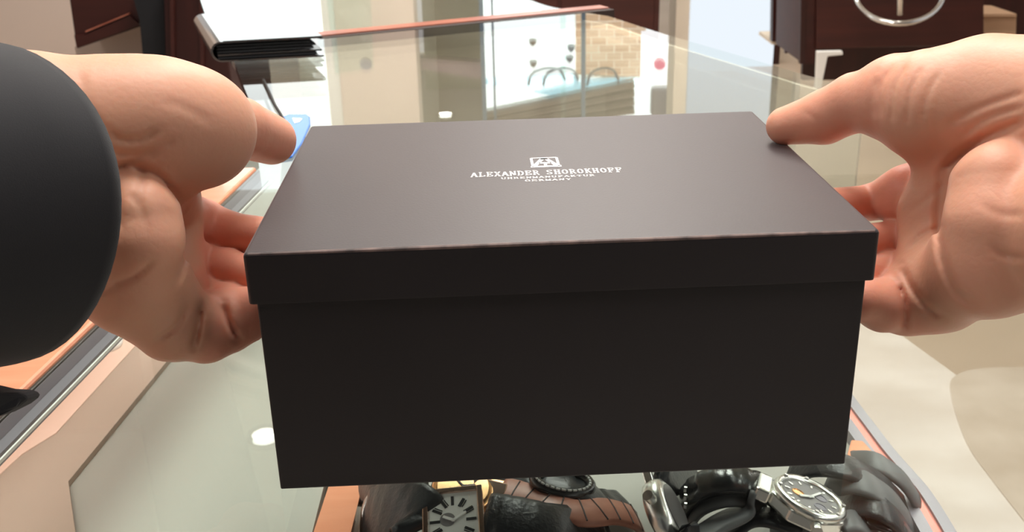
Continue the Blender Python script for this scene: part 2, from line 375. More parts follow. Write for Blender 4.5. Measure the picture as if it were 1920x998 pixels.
# white display stand beyond; back panel given a glow to look bright
t = thing('white_display_unit', 'bright white display unit behind the black folder', 'display unit', ony(500, 20, 4.2))
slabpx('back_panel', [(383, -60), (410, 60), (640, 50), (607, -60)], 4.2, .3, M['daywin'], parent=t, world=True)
slabpx('side_edge', [(600, -60), (612, 60), (622, 60), (610, -60)], 4.18, .3, M['white'], parent=t, world=True)
# low mahogany cabinet in front of the window
x0, x1 = ony(1100, 40, FY - .3).x, ony(1236, 40, FY - .3).x
t = thing('low_cabinet', 'low dark red mahogany cabinet below the shop window', 'cabinet', ((x0 + x1) / 2, FY - .3, 0))
xl = ony(860, 10, FY - .3).x
obj('body', B((xl, FY - .3, .04), (x1, FY - .02, .86)), M['wood'], t, world=True, bevel=.004)
obj('door_left', B((xl + .03, FY - .315, .1), ((xl + x1) / 2 - .01, FY - .3, .80)), M['wood'], t, world=True, bevel=.004)
obj('door_right', B(((xl + x1) / 2 + .01, FY - .315, .1), (x1 - .03, FY - .3, .80)), M['wood'], t, world=True, bevel=.004)
obj('plinth', B((xl + .02, FY - .28, 0), (x1 - .02, FY - .02, .05)), M['darkwood'], t, world=True)
# right: mahogany desk with frame, chrome ring, white foot
YD = 4.6
t = thing('mahogany_desk', 'dark red mahogany desk front behind the right hand', 'desk', ony(1680, 130, YD))
slabpx('front_panel', [(1532, -60), (1530, 92), (1845, 84), (1845, -60)], YD, .04, M['wood'], parent=t, world=True, bevel=.004)
slabpx('side_panel', [(1512, -60), (1506, 120), (1530, 120), (1534, -60)], YD + .02, .5, M['wood'], parent=t, world=True)
slabpx('post', [(1503, -60), (1500, 120), (1508, 120), (1512, -60)], YD - .01, .03, M['darkwood'], parent=t, world=True)
slabpx('lower_rail', [(1506, 92), (1504, 150), (1860, 150), (1860, 84)], YD + .25, .03, M['darkwood'], parent=t, world=True)
t2 = thing('dark_cabinet', 'dark cabinet left of the mahogany desk beside the white panel', 'cabinet', ony(1470, 90, YD + .6))
slabpx('body', [(1450, -60), (1448, 78), (1500, 78), (1502, -60)], YD + .6, .05, M['darkwood'], parent=t2, world=True)
slabpx('post', [(1476, -60), (1472, 100), (1477, 100), (1481, -60)], YD + .58, .02, M['wood'], parent=t2, world=True)
slabpx('shelf', [(1448, 84), (1450, 78), (1506, 76), (1506, 84)], YD + .62, .3, M['cream'], parent=t2, world=True)
t = thing('stool', 'chrome ring of a stool standing before the mahogany desk', 'stool', ony(1686, 45, YD - .3))
pts = [ony(1686 + 82 * math.cos(a_), -12 + 56 * math.sin(a_), YD - .30 + .12 * math.cos(a_ * 2)) for a_ in [math.pi * 2 * k / 40 for k in range(40)]]
obj('foot_ring', tube(bmesh.new(), pts, .011, 10, closed=True), M['chrome'], t, world=True, smooth=True)
obj('column', tube(bmesh.new(), [ony(1690, -90, YD - .3), ony(1687, 28, YD - .3)], .012), M['chrome'], t, world=True, smooth=True)
t = thing('bracket_leg', 'white angled metal leg standing below the mahogany desk', 'furniture leg', ony(1545, 140, YD - .1))
slabpx('foot', [(1533, 97), (1580, 96), (1581, 103), (1552, 106), (1543, 150), (1530, 250), (1518, 250), (1531, 150)], YD - .1, .03, M['white'], parent=t, world=True, bevel=.003)
slabpx('pad', [(1512, 248), (1512, 254), (1534, 254), (1534, 248)], YD - .11, .05, M['steel'], parent=t, world=True)
t = thing('cardboard_box', 'small brown cardboard box at the upper right edge', 'box', ony(1875, 64, YD + .3))
slabpx('carton', [(1843, 30), (1842, 70), (1905, 70), (1906, 30)], YD + .3, .25, M['card'], parent=t, world=True, bevel=.002)
slabpx('flap', [(1843, 26), (1843, 31), (1906, 31), (1906, 26)], YD + .28, .27, M['card'], parent=t, world=True)
struct('wall_alcove', prism(bmesh.new(), [ony(1830, -80, YD + .7), ony(1830, 160, YD + .7), ony(2100, 160, YD + .7), ony(2100, -80, YD + .7)], (0, .05, 0)), M['darkwood'])

# ================================================================== THE COUNTER
def g(u, v): p = onz(u, v, GZ); return (p.x, p.y)
rimL = g(48, 735); rimU = g(486, 315)
dirx = (rimU[0] - rimL[0]) / (rimU[1] - rimL[1])
def rimx(y): return rimL[0] + dirx * (y - rimL[1])
yE = rimU[1]
right_edge = [g(1140, 30), g(1240, 62), g(1340, 91), g(1440, 120), g(1500, 138), g(1560, 155), g(1640, 190)]
right_edge = [(p.x, p.y) for p in spline([(a_[0], a_[1], 0) for a_ in right_edge] + [(.372, .85, 0), (.385, .6, 0), (.39, .3, 0), (.39, 0.0, 0)], 5)]
far = [g(470, 200), g(424, 118)]
back = [(-.62, 2.35), (-.15, 2.3), (.02, 1.83), g(1010, 12)]
back = [(p.x, p.y) for p in spline([(-.15, 2.3, 0), (-.04, 1.99, 0), (.035, 1.78, 0)] + [(*g(1040, 14), 0), (*g(1140, 30), 0)], 4)][:-1]
t = thing('display_counter', 'long curved glass-topped display counter under the black box', 'counter', (0.05, .8, 0))
outline = [(rimx(-.0), 0.0), (rimx(yE), yE), (rimx(yE) - .005, yE + .02), g(472, 200), g(440, 118), g(386, 30), g(366, -30), (-.45, 2.3)] + back + right_edge
ct = obj('glass_top', prism_z(outline, GZ - .010, GZ), M['glass'], t, world=True)
# seam between the two glass tops: copper coloured wood strip lying on the frame
s0, s1 = onz(596, 86, GZ - .012), onz(1142, 31, GZ - .012)
nrm = Vector((-(s1 - s0).y, (s1 - s0).x, 0)).normalized()
obj('copper_strip', prism(bmesh.new(), [s0, s1, s1 + nrm * .030, s0 + nrm * .030], (0, 0, .014)), M['copper'], t, world=True)
obj('dark_seam', prism(bmesh.new(), [s0 - nrm * .016, s1 - nrm * .016, s1, s0], (0, 0, .0125)), M['groove'], t, world=True)
# rim: cherry ledge, dark joint, steel channel
def strip(name, off0, off1, z0, z1, m, y0=0.0, y1=yE, bevel=0):
    pts = [(rimx(y0) + off0, y0), (rimx(y0) + off1, y0), (rimx(y1) + off1, y1), (rimx(y1) + off0, y1)]
    return obj(name, prism_z(pts, z0, z1), m, t, world=True, bevel=bevel)
strip('wood_ledge', -.14, -.002, GZ - .012, GZ + .001, M['rimwood'], bevel=.002)
strip('channel_side', -.002, .0002, GZ - .012, GZ - .0032, M['rail'])
strip('dark_joint', -.002, .0, GZ - .0032, GZ - .002, M['black'])
strip('steel_channel', .0002, .0065, GZ - .016, GZ - .0105, M['rail'])
strip('channel_lip', .0082, .0092, GZ - .0125, GZ - .0108, M['white'])
# case inside, with unseen fill lamps added under the ledge and under the front edge
def case_fill(name, a_, b__, power):
    l = bpy.data.lights.new(name, 'AREA'); l.shape = 'RECTANGLE'; l.size = .012; l.size_y = (Vector(b__) - Vector(a_)).length; l.energy = power; l.color = (1, .95, .88)
    o_ = bpy.data.objects.new(name, l); COL.objects.link(o_); o_.location = (Vector(a_) + Vector(b__)) / 2
    o_.rotation_euler = (0, 0, math.atan2(-(b__[0] - a_[0]), b__[1] - a_[1]))
case_fill('case_fill_light', (rimx(.2) - .07, .2, GZ - .02), (rimx(.82) - .07, .82, GZ - .02), .40)
case_fill('case_fill_light', (.30, .15, GZ - .014), (.30, .8, GZ - .014), .6)
SZ = .87
def deck(name, uv, z0, z1, m, bevel=0, k=1):
    return obj(name, prism_z([tuple(onz(u, v, z1).xy) for u, v in uv], z0, z1), m, t, world=True, bevel=bevel)
obj('inner_side_wall', prism_z([(rimx(0) - .15, 0), (rimx(0) - .17, 0), (rimx(1.0) - .17, 1.0), (rimx(1.0) - .15, 1.0)], .3, GZ - .05), M['pink'], t, world=True)
deck('pale_liner', [(-80, 1100), (60, 300), (640, 250), (660, 700), (560, 1100)], SZ - .03, SZ - .003, M['liner'])
deck('pink_border_board', [(-60, 935), (0, 889), (42, 851), (105, 812), (250, 652), (420, 480), (330, 480), (120, 610), (-200, 840)], SZ - .012, SZ + .002, M['pink'])
deck('taupe_riser', [(-60, 935), (0, 889), (42, 851), (95, 806), (240, 662), (400, 500), (460, 520), (316, 674), (128, 903), (155, 1100), (-80, 1100)], SZ - .012, SZ + .0012, M['taupe'])
q = onz(196, 645, SZ + .004)
o = obj('puck_disc', lathe([(.014, -.002), (.0145, .001), (.0125, .0022), (.0105, .0014)], 40, Matrix.Translation(q)), M['white'], smooth=True); tag(o, 'round white disc lying on the pink board under the left wrist', 'disc')
# divider board beside the watch tray
deck('cherry_divider', [(620, 900), (640, 700), (700, 700), (682, 900), (655, 1010), (640, 1100), (550, 1100), (584, 1010)], SZ - .03, SZ + .01, M['rimwood'])
# watch tray and curved rail
outer = [(1420, 560), (1500, 620), (1560, 696), (1603, 757), (1640, 806), (1676, 853), (1712, 894), (1744, 932), (1786, 998), (1830, 1080)]
def off(lst, du): return [(u - du * (1 if v < 1000 else 1), v + du * .5) for u, v in lst]
O = [Vector((*onz(u, v, SZ).xy, 0)) for u, v in outer]
O = spline(O, 5)
def band(name, d0, d1, z0, z1, m):
    bm = bmesh.new(); L = []
    for i, p in enumerate(O):
        tt = (O[min(i + 1, len(O) - 1)] - O[max(i - 1, 0)]).normalized(); n_ = Vector((tt.y, -tt.x, 0))
        if n_.x > 0: n_ = -n_
        L.append((p + n_ * d0, p + n_ * d1))
    pts = [a_ for a_, b__ in L] + [b__ for a_, b__ in L][::-1]
    rows = [[bm.verts.new((q.x, q.y, z)) for q in (a_, b__) for z in (z0, z1)] for a_, b__ in L]
    for r0, r1 in zip(rows, rows[1:]):
        for i, j in ((0, 1), (1, 3), (3, 2), (2, 0)): bm.faces.new((r0[i], r0[j], r1[j], r1[i]))
    bm.faces.new([rows[0][i] for i in (0, 1, 3, 2)]); bm.faces.new([rows[-1][i] for i in (0, 1, 3, 2)])
    return obj(name, bm, m, t, world=True)
band('curved_rail', 0, .0070, SZ - .03, SZ + .004, M['rail'])
band('pink_rail_line', .0071, .0125, SZ - .03, SZ + .002, M['railpink'])
band('inner_rail', .0126, .020, SZ - .03, SZ + .003, M['rail'])
traypts = [tuple(p.xy) for p in O] + [tuple(onz(u, v, SZ - .01).xy) for u, v in ((1400, 1100), (600, 1100), (640, 800), (760, 560))]
obj('watch_tray', prism_z(traypts, SZ - .03, SZ - .006), M['tray'], t, world=True)
# lower shelf of cream marble; the darker arc on the right is a painted reflection
obj('lower_shelf', prism_z([(-.75, 0), (.62, 0), (.72, .8), (.55, 1.5), (.2, 2.3), (-.75, 2.3)], .52, .55), M['marble'], t, world=True)
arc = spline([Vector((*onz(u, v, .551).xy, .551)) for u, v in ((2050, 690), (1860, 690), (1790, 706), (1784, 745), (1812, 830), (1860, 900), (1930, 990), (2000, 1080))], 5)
obj('painted_reflection_arc', prism_z([tuple(p.xy) for p in arc], .55, .5515), M['marble2'], t, world=True)
obj('counter_body', B((-.74, .02, 0), (.52, 2.1, .52)), M['cream'], t, world=True)

# panel added below the far glass edge to block the view and brighten the glass
cv = [Vector((p_[0], p_[1], 0)) for p_ in [(-.45, 2.28)] + back[:-1] + right_edge if p_[1] > 1.02]
bm = bmesh.new(); rr_ = [[bm.verts.new((p.x + (.0 if k_ else -.003), p.y - (.004 if k_ else .007), z)) for k_ in (0, 1) for z in (.55, GZ - .011)] for p in cv]
for r0, r1 in zip(rr_, rr_[1:]):
    for i, j in ((0, 1), (1, 3), (3, 2), (2, 0)): bm.faces.new((r0[i], r0[j], r1[j], r1[i]))
for e_ in (rr_[0], rr_[-1]): bm.faces.new([e_[i] for i in (0, 1, 3, 2)])
obj('added_far_panel', bm, M['cream'], t, world=True)

# upright glass panel with a round clip, mirrored behind the copper strip
t = thing('glass_shelf_panel', 'upright clear glass panel with a round clip near the beige column', 'glass panel', mir(680, 60, FY - .3))
pts = [mir(u, v, FY - .3) for u, v in ((606, -60), (628, 138), (700, 127), (692, -60))]
obj('pane', prism(bmesh.new(), pts, (0, .02, 0)), M['pane'], t, world=True)
q = mir(686, 119, FY - .33)
obj('clip', lathe([(.03, -.015), (.034, 0), (.03, .015)], 24, Matrix.Translation(q) @ Matrix.Rotation(math.pi / 2, 4, 'X')), M['rail'], t, world=True)

# ================================================================== FOLDER, CORD, BLUE CARD
fz = GZ + .002
A = onz(398, 118, fz); Bq = onz(612, 106, fz); 
tz = fz + .024
Tbl, Tbr = onz(368, 35, tz), onz(548, 29, tz)
t = thing('black_folder', 'glossy black folder with a rounded spine lying on the glass', 'folder', ((A.x + Bq.x) / 2, A.y, fz))
ex = (Bq - A); ex.z = 0; wd_ = ex.length; ex.normalize(); ey = Vector((-ex.y, ex.x, 0))
depth_dir = (Tbl - onz(402, 90, tz)); depth_dir.z = 0; dl = depth_dir.length; dd = depth_dir.normalized()
dl = min(dl, .34)
def fold_profile(th, r, x0, x1, z0):        # cover strip wrapping round the spine on the left
    pts = []
    for k in range(11):
        a_ = math.pi / 2 + math.pi * k / 10; pts.append((x0 + r + r * math.cos(a_), z0 + r + r * math.sin(a_)))
    outer_ = [(x1, z0 + 2 * r)] + pts + [(x1, z0)]
    inner_ = [(x1, z0 + th)] + [(x0 + r + (r - th) * math.cos(math.pi * 1.5 - math.pi * k / 10), z0 + r + (r - th) * math.sin(math.pi * 1.5 - math.pi * k / 10)) for k in range(11)] + [(x1, z0 + 2 * r - th)]
    return outer_ + inner_
def fpt(x, z, y=0): return A + ex * x + Vector((0, 0, z)) + dd * y
prof = fold_profile(.0022, .0125, 0, wd_ * .98, 0)
obj('cover', prism(bmesh.new(), [fpt(x, z) for x, z in prof], dd * dl), M['folder'], t, world=True)
for k, (zz, xe) in enumerate(((.0032, .955), (.0068, 1.0), (.0105, .93), (.0142, .95), (.0178, .90))):
    b0 = fpt(.008, zz, .004)
    obj('leaf', prism(bmesh.new(), [b0, b0 + ex * (wd_ * xe - .012), b0 + ex * (wd_ * xe - .012) + Vector((0, 0, .0021)), b0 + Vector((0, 0, .0021))], dd * (dl - .01)), M['shirt'] if k != 1 else M['leather'], t, world=True)
obj('top_edge_band', prism(bmesh.new(), [fpt(.016, .0251), fpt(wd_ * .98, .0251), fpt(wd_ * .98, .0256), fpt(.016, .0256)], dd * .003), M['leather'], t, world=True)
o = obj('cord', tube(bmesh.new(), spline([onz(494, 150, GZ + .002), onz(506, 176, GZ + .002), onz(516, 198, GZ + .002), onz(527, 216, GZ + .002), onz(545, 250, GZ + .002)], 5), .0017, 8), M['black'], smooth=True)
tag(o, 'thin black cord lying on the glass in front of the folder', 'cord')
bl = [(540, 214), (575, 214), (581, 219), (582, 232), (566, 268), (548, 292), (520, 296), (526, 220)]
t = thing('blue_card', 'glossy blue card lying on the glass behind the left thumb', 'card', onz(555, 250, GZ))
obj('card_body', prism_z([tuple(onz(u, v, GZ + .0025).xy) for u, v in bl], GZ + .0002, GZ + .0025), M['blue'], t, world=True, bevel=.0008)
obj('white_mark', prism_z([tuple(onz(u, v, GZ + .0028).xy) for u, v in ((548, 221), (567, 222), (562, 228), (552, 231))], GZ + .0025, GZ + .0028), M['white'], t, world=True)

# ================================================================== WATCHES UNDER THE GLASS
def strap(pts, width, th, m, up=None, parent=None, name='strap', ribs=0, taper=1.0, side=None):
    """flat band swept along pts; side = direction of its width (world vector)"""
    pts = spline(pts, 7); N = len(pts); bm = bmesh.new(); rows = []
    side = Vector(side).normalized()
    L = [0]
    for i in range(1, N): L.append(L[-1] + (pts[i] - pts[i - 1]).length)
    for i, p in enumerate(pts):
        tt = (pts[min(i + 1, N - 1)] - pts[max(i - 1, 0)]).normalized()
        s_ = (side - tt * side.dot(tt)).normalized(); n_ = s_.cross(tt).normalized()
        if n_.z < 0: n_ = -n_
        f_ = i / (N - 1); wv = width * (1 + (taper - 1) * f_) / 2
        bul = th * (1 + (.35 * abs(math.sin(ribs * math.pi * f_)) ** .6 if ribs else 0))
        rows.append([bm.verts.new(p + s_ * a_ * wv + n_ * c_ * bul) for a_, c_ in ((-1, 0), (-1, .55), (-.8, .9), (0, 1.0), (.8, .9), (1, .55), (1, 0))])
    for r0, r1 in zip(rows, rows[1:]):
        for k in range(7): bm.faces.new((r0[k], r0[(k + 1) % 7], r1[(k + 1) % 7], r1[k]))
    bm.faces.new(rows[0]); bm.faces.new(rows[-1])
    return obj(name, bm, m, parent, world=True, smooth=True)
def W(u, v, z): return onz(u, v, z)
def frame(c, xdir, nrm):
    n_ = Vector(nrm).normalized(); x_ = Vector(xdir); x_ = (x_ - n_ * x_.dot(n_)).normalized(); y_ = n_.cross(x_)
    return Matrix(((x_.x, y_.x, n_.x, c.x), (x_.y, y_.y, n_.y, c.y), (x_.z, y_.z, n_.z, c.z), (0, 0, 0, 1)))
TZ = SZ - .006
def cushion(c, r, ln, axis, par):
    ax = Vector(axis).normalized()
    return obj('cushion', tube(bmesh.new(), [c - ax * ln / 2, c - ax * ln * .46, c + ax * ln * .46, c + ax * ln / 2], [r * .85, r, r, r * .85], 24), M['cushion'], par, world=True, smooth=True)

# 1. rectangular watch
c1 = W(850, 978, SZ + .038)
t = thing('wristwatch', 'rectangular rose gold watch with silver dial on a black leather strap', 'watch', (c1.x, c1.y, TZ), group='watches in the case')
FM = frame(c1, (1, .10, -.10), (-.05, -.35, 1))
bm = bmesh.new(); hw, hh = .0165, .021
prism(bm, [FM @ Vector(p) for p in ((-hw, -hh, -.008), (hw, -hh, -.008), (hw * 1.03, 0, -.008), (hw, hh, -.008), (-hw, hh, -.008), (-hw * 1.03, 0, -.008))], (FM.to_3x3() @ Vector((0, 0, .008))))
obj('case', bm, M['rose'], t, world=True, bevel=.0015, seg=3)
bz = bmesh.new()
for (x0_, y0_, x1_, y1_) in ((-hw, -hh, -hw + .003, hh), (hw - .003, -hh, hw, hh), (-hw + .003, hh - .003, hw - .003, hh), (-hw + .003, -hh, hw - .003, -hh + .003)):
    box(bz, (x0_, y0_, 0), (x1_, y1_, .0022), FM)
obj('bezel', bz, M['rose'], t, world=True, bevel=.0005)
obj('dial', B((-hw + .003, -hh + .003, 0), (hw - .003, hh - .003, .0006), FM), M['dial'], t, world=True)
nm = bmesh.new()
for k in range(12):
    a_ = k * math.pi / 6; rx, ry = .0098 * math.sin(a_), .0128 * math.cos(a_)
    box(nm, (-.0008, -.0028, .0006), (.0008, .0028, .0010), FM @ Matrix.Translation((rx, ry, 0)) @ Matrix.Rotation(-a_, 4, 'Z'))
    if k % 3: box(nm, (.0014, -.0024, .0006), (.0019, .0024, .0010), FM @ Matrix.Translation((rx, ry, 0)) @ Matrix.Rotation(-a_, 4, 'Z'))
obj('numerals', nm, M['black'], t, world=True)
obj('sub_dial', lathe([(.0042, .0006), (.0042, .0009)], 24, FM @ Matrix.Translation((-.003, .001, 0))), M['ddial'], t, world=True)
hd = bmesh.new(); box(hd, (-.0006, -.001, .0012), (.0006, .0085, .0016), FM @ Matrix.Rotation(-1.0, 4, 'Z')); box(hd, (-.0008, -.001, .0012), (.0008, .006, .0016), FM @ Matrix.Rotation(1.1, 4, 'Z'))
obj('hands', hd, M['white'], t, world=True)
obj('crown', tube(bmesh.new(), [FM @ Vector((hw, 0, -.003)), FM @ Vector((hw + .004, 0, -.003))], .0026, 12), M['gold'], t, world=True)
gs = bmesh.new()
for k in range(7): box(gs, (-.0016, -.0016, -.001), (.0016, .0016, .0018), FM @ Matrix.Translation((-.013 + k * .0036, -hh - .001, .001)) @ Matrix.Rotation(.6, 4, 'Z'))
obj('stone_row', gs, M['gold'], t, world=True)
sd = FM.to_3x3() @ Vector((0, 1, 0))
strap([FM @ Vector((-hw, 0, -.004)), W(775, 962, SZ + .036), W(732, 955, SZ + .028), W(700, 965, SZ + .012), W(690, 985, SZ - .002)], .034, .004, M['strap'], parent=t, side=sd, ribs=9)
strap([FM @ Vector((hw, 0, -.004)), W(960, 985, SZ + .036), W(1040, 1000, SZ + .03), W(1110, 1010, SZ + .01), W(1140, 1020, SZ - .003)], .034, .004, M['strap'], parent=t, side=sd, ribs=9)
cushion(c1 - Vector((0, 0, .026)), .018, .05, sd, t)
obj('display_collar', tube(bmesh.new(), spline([W(690, 998, SZ + .004), W(684, 960, SZ + .01), W(700, 925, SZ + .02), W(740, 905, SZ + .026), W(790, 908, SZ + .03)], 6), .0022, 8), M['steel'], t, world=True, smooth=True)

# 2. gold watch with tan strap
c2 = W(868, 919, SZ + .035)
t = thing('wristwatch', 'gold watch with a tan alligator strap behind the rectangular watch', 'watch', (c2.x, c2.y, TZ), group='watches in the case')
FM = frame(c2, (1, -.12, -.05), (.1, -.3, 1))
obj('case', lathe([(.012, -.009), (.0175, -.006), (.0185, -.001), (.017, .002), (.0145, .003)], 36, FM), M['gold'], t, world=True, smooth=True)
obj('dial', lathe([(.0145, .0025), (.0145, .0032)], 32, FM), M['gold'], t, world=True)
for sx in (-1, 1):
    for sy in (-1, 1): obj('lug', B((sx * .0185 - .004, sy * .010 - .002, -.006), (sx * .0185 + .005, sy * .010 + .002, -.001), FM), M['gold'], t, world=True, bevel=.0008)
c2b = W(915, 925, SZ + .034); FB = frame(c2b, (1, -.12, -.2), (.2, -.4, 1))
bm = B((-.010, -.009, -.003), (.010, .009, .001), FB)
obj('clasp_plate', bm, M['rose'], t, world=True, bevel=.001)
hd = bmesh.new(); box(hd, (-.0005, 0, .0035), (.0005, .010, .0038), FM @ Matrix.Rotation(.8, 4, 'Z')); box(hd, (-.0007, 0, .0035), (.0007, .007, .0038), FM @ Matrix.Rotation(-1.3, 4, 'Z'))
obj('hands', hd, M['black'], t, world=True)
sd = (-.15, 1, .1)
path = [W(938, 925, SZ + .030), W(985, 936, SZ + .030), W(1035, 955, SZ + .030), W(1090, 966, SZ + .027), W(1140, 962, SZ + .022), W(1178, 972, SZ + .014), W(1192, 988, SZ)]
strap(path, .023, .0040, M['brown'], parent=t, side=sd, ribs=0, taper=.8)
sp_ = spline(path, 7); gv = bmesh.new()
for k in range(1, 10):
    i = int(k * (len(sp_) - 1) / 10); p = sp_[i]; tt = (sp_[i + 1] - sp_[i - 1]).normalized(); s_ = Vector(sd); s_ = (s_ - tt * s_.dot(tt)).normalized(); n_ = s_.cross(tt)
    if n_.z < 0: n_ = -n_
    tube(gv, [p - s_ * .0088 + n_ * .0036, p + n_ * .0040, p + s_ * .0088 + n_ * .0036], .0005, 6)
obj('strap_grooves', gv, M['groove'], t, world=True)
strap([W(800, 921, SZ + .030), W(760, 912, SZ + .034), W(715, 912, SZ + .026), W(680, 925, SZ + .006)], .018, .004, M['strap'], parent=t, side=sd, name='rear_strap')
cushion(c2 - Vector((0, 0, .024)), .016, .04, (0, 1, 0), t)

# 3. black strap with white stitched loop, behind
c3 = W(1080, 915, SZ + .02)
t = thing('wristwatch', 'black stitched leather strap loop at the bottom centre below the box', 'watch strap', (c3.x, c3.y, TZ), group='watches in the case')
path = [W(935, 912, SZ + .026), W(1010, 908, SZ + .030), W(1080, 922, SZ + .028), W(1130, 945, SZ + .014), W(1170, 950, SZ)]
strap(path, .022, .004, M['strap'], parent=t, side=(-.2, 1, 0), ribs=8)
loop = [W(1045 + 52 * math.cos(a_) + 10, 905 + 22 * math.sin(a_) + 8 * math.cos(a_), SZ + .033 - .004 * math.cos(a_)) for a_ in [2 * math.pi * k / 30 for k in range(30)]]
obj('strap_loop', tube(bmesh.new(), loop, .0035, 8, closed=True), M['leather'], t, world=True, smooth=True)
st_ = bmesh.new()
for k in range(30):
    if k % 1 == 0:
        a_, b__ = loop[k], loop[(k + 1) % 30]; tube(st_, [a_ + Vector((0, -.001, .0035)), a_ * .35 + b__ * .65 + Vector((0, -.001, .0035))], .0007, 6)
obj('stitching', st_, M['stitch'], t, world=True)

# 4. silver watch on edge
c4 = W(1250, 965, SZ + .028)
t = thing('wristwatch', 'silver watch standing on edge, seen from the side beside the tan strap', 'watch', (c4.x, c4.y, TZ), group='watches in the case')
FM = frame(c4, (.35, -1, -.3), (.88, -.08, .5))
obj('case', lathe([(.015, -.007), (.0195, -.005), (.0205, 0), (.0195, .004), (.016, .006)], 36, FM), M['silver'], t, world=True, smooth=True)
obj('dial', lathe([(.0155, .0055), (.0155, .0064)], 32, FM), M['ddial'], t, world=True)
obj('crown', tube(bmesh.new(), [FM @ Vector((0, -.0205, 0)), FM @ Vector((0, -.026, 0))], .003, 12), M['silver'], t, world=True)
for sx in (-1, 1):
    for sy in (-1, 1): obj('lug', B((sx * .021 - .005, sy * .009 - .0022, -.004), (sx * .021 + .005, sy * .009 + .0022, .001), FM), M['silver'], t, world=True, bevel=.0008)
ax = FM.to_3x3() @ Vector((0, 1, 0))
strap([FM @ Vector((-.024, 0, -.002)), W(1252, 905, SZ + .026), W(1275, 885, SZ + .012), W(1290, 870, SZ)], .018, .004, M['strap'], parent=t, side=ax)
strap([FM @ Vector((.024, 0, -.002)), W(1300, 1010, SZ + .03), W(1290, 1030, SZ + .012), W(1280, 1045, SZ)], .018, .004, M['strap'], parent=t, side=ax)

# 5. black alligator strap arc
c5 = W(1360, 925, SZ + .03)
t = thing('wristwatch', 'shiny black alligator strap arching left of the round silver watch', 'watch strap', (c5.x, c5.y, TZ), group='watches in the case')
strap([W(1286, 985, SZ - .003), W(1290, 945, SZ + .015), W(1318, 915, SZ + .032), W(1370, 905, SZ + .038), W(1420, 915, SZ + .034), W(1448, 935, SZ + .02), W(1455, 960, SZ)], .019, .0045, M['leather'], parent=t, side=(.1, 1, .25), ribs=13)
strap([W(1292, 1000, SZ + .002), W(1310, 960, SZ + .018), W(1345, 940, SZ + .028), W(1390, 936, SZ + .03), W(1430, 950, SZ + .02)], .012, .003, M['rubber'], parent=t, side=(.1, 1, .3), name='inner_strap')
pn = bmesh.new()
for v in (918, 932, 948): tube(pn, [W(1283, v, SZ + .03), W(1288, v + 1, SZ + .03)], .0018, 10)
obj('strap_pins', pn, M['silver'], t, world=True)

# 6. round silver sports watch
c6 = W(1518, 936, SZ + .036)
t = thing('wristwatch', 'round silver sports watch with dark dial on a flat grey rubber strap', 'watch', (c6.x, c6.y, TZ), group='watches in the case')
FM = frame(c6, (1, -.33, 0), (.35, .05, 1))
oc = [(.0225 * math.cos(math.pi / 8 + k * math.pi / 4), .0215 * math.sin(math.pi / 8 + k * math.pi / 4)) for k in range(8)]
obj('case', prism(bmesh.new(), [FM @ Vector((x, y, -.009)) for x, y in oc], FM.to_3x3() @ Vector((0, 0, .008))), M['silver'], t, world=True, bevel=.0015)
obj('bezel', lathe([(.0205, -.002), (.021, .001), (.0195, .003), (.0165, .0026), (.016, .0012), (.0162, -.002)], 48, FM), M['silver'], t, world=True, smooth=True)
obj('dial', lathe([(.0160, -.001), (.0160, .0008)], 40, FM), M['ddial'], t, world=True)
mk = bmesh.new()
for k in range(12):
    a_ = k * math.pi / 6
    box(mk, (-.0006, .0118, .0008), (.0006, .0148, .0014), FM @ Matrix.Rotation(a_, 4, 'Z'))
obj('hour_markers', mk, M['silver'], t, world=True)
for k, (x, y) in enumerate(((-.007, 0), (.006, .005), (.006, -.006))):
    obj('sub_dial', lathe([(.0036, .0008), (.0036, .0011), (.0030, .0012), (.0030, .0009)], 24, FM @ Matrix.Translation((x, y, 0))), M['rail'] if k else M['gold'], t, world=True)
hd = bmesh.new(); box(hd, (-.0007, -.002, .0015), (.0007, .011, .0019), FM @ Matrix.Rotation(-.5, 4, 'Z')); box(hd, (-.0009, -.002, .0015), (.0009, .0075, .0019), FM @ Matrix.Rotation(2.2, 4, 'Z'))
obj('hands', hd, M['white'], t, world=True)
scw = bmesh.new()
for k in range(8): tube(scw, [FM @ Vector((.0183 * math.cos(k * math.pi / 4 + .2), .0183 * math.sin(k * math.pi / 4 + .2), .002)), FM @ Vector((.0183 * math.cos(k * math.pi / 4 + .2), .0183 * math.sin(k * math.pi / 4 + .2), .0036))], .0012, 8)
obj('bezel_screws', scw, M['steel'], t, world=True)
obj('end_link', B((-.0290, -.0105, -.009), (-.0205, .0105, -.0015), FM), M['silver'], t, world=True, bevel=.0012)
obj('crown', tube(bmesh.new(), [FM @ Vector((.006, -.021, -.004)), FM @ Vector((.007, -.0265, -.004))], .003, 12), M['silver'], t, world=True)
sd = FM.to_3x3() @ Vector((0, 1, 0))
strap([FM @ Vector((-.027, 0, -.008)), W(1405, 958, SZ + .026), W(1345, 990, SZ + .021), W(1290, 1030, SZ + .016), W(1260, 1060, SZ)], .0215, .0042, M['rubber'], parent=t, side=sd, name='rubber_strap')
strap([FM @ Vector((.020, 0, -.009)), W(1605, 985, SZ + .022), W(1635, 1015, SZ + .010), W(1650, 1045, SZ)], .0215, .0042, M['rubber'], parent=t, side=sd, name='rubber_strap')
cushion(c6 - Vector((0, 0, .027)), .017, .03, (0, 1, 0), t)
strap([W(1370, 1010, SZ + .01), W(1420, 975, SZ + .020), W(1480, 985, SZ + .022), W(1560, 1010, SZ + .012)], .02, .004, M['strap'], parent=t, side=sd, name='under_strap')

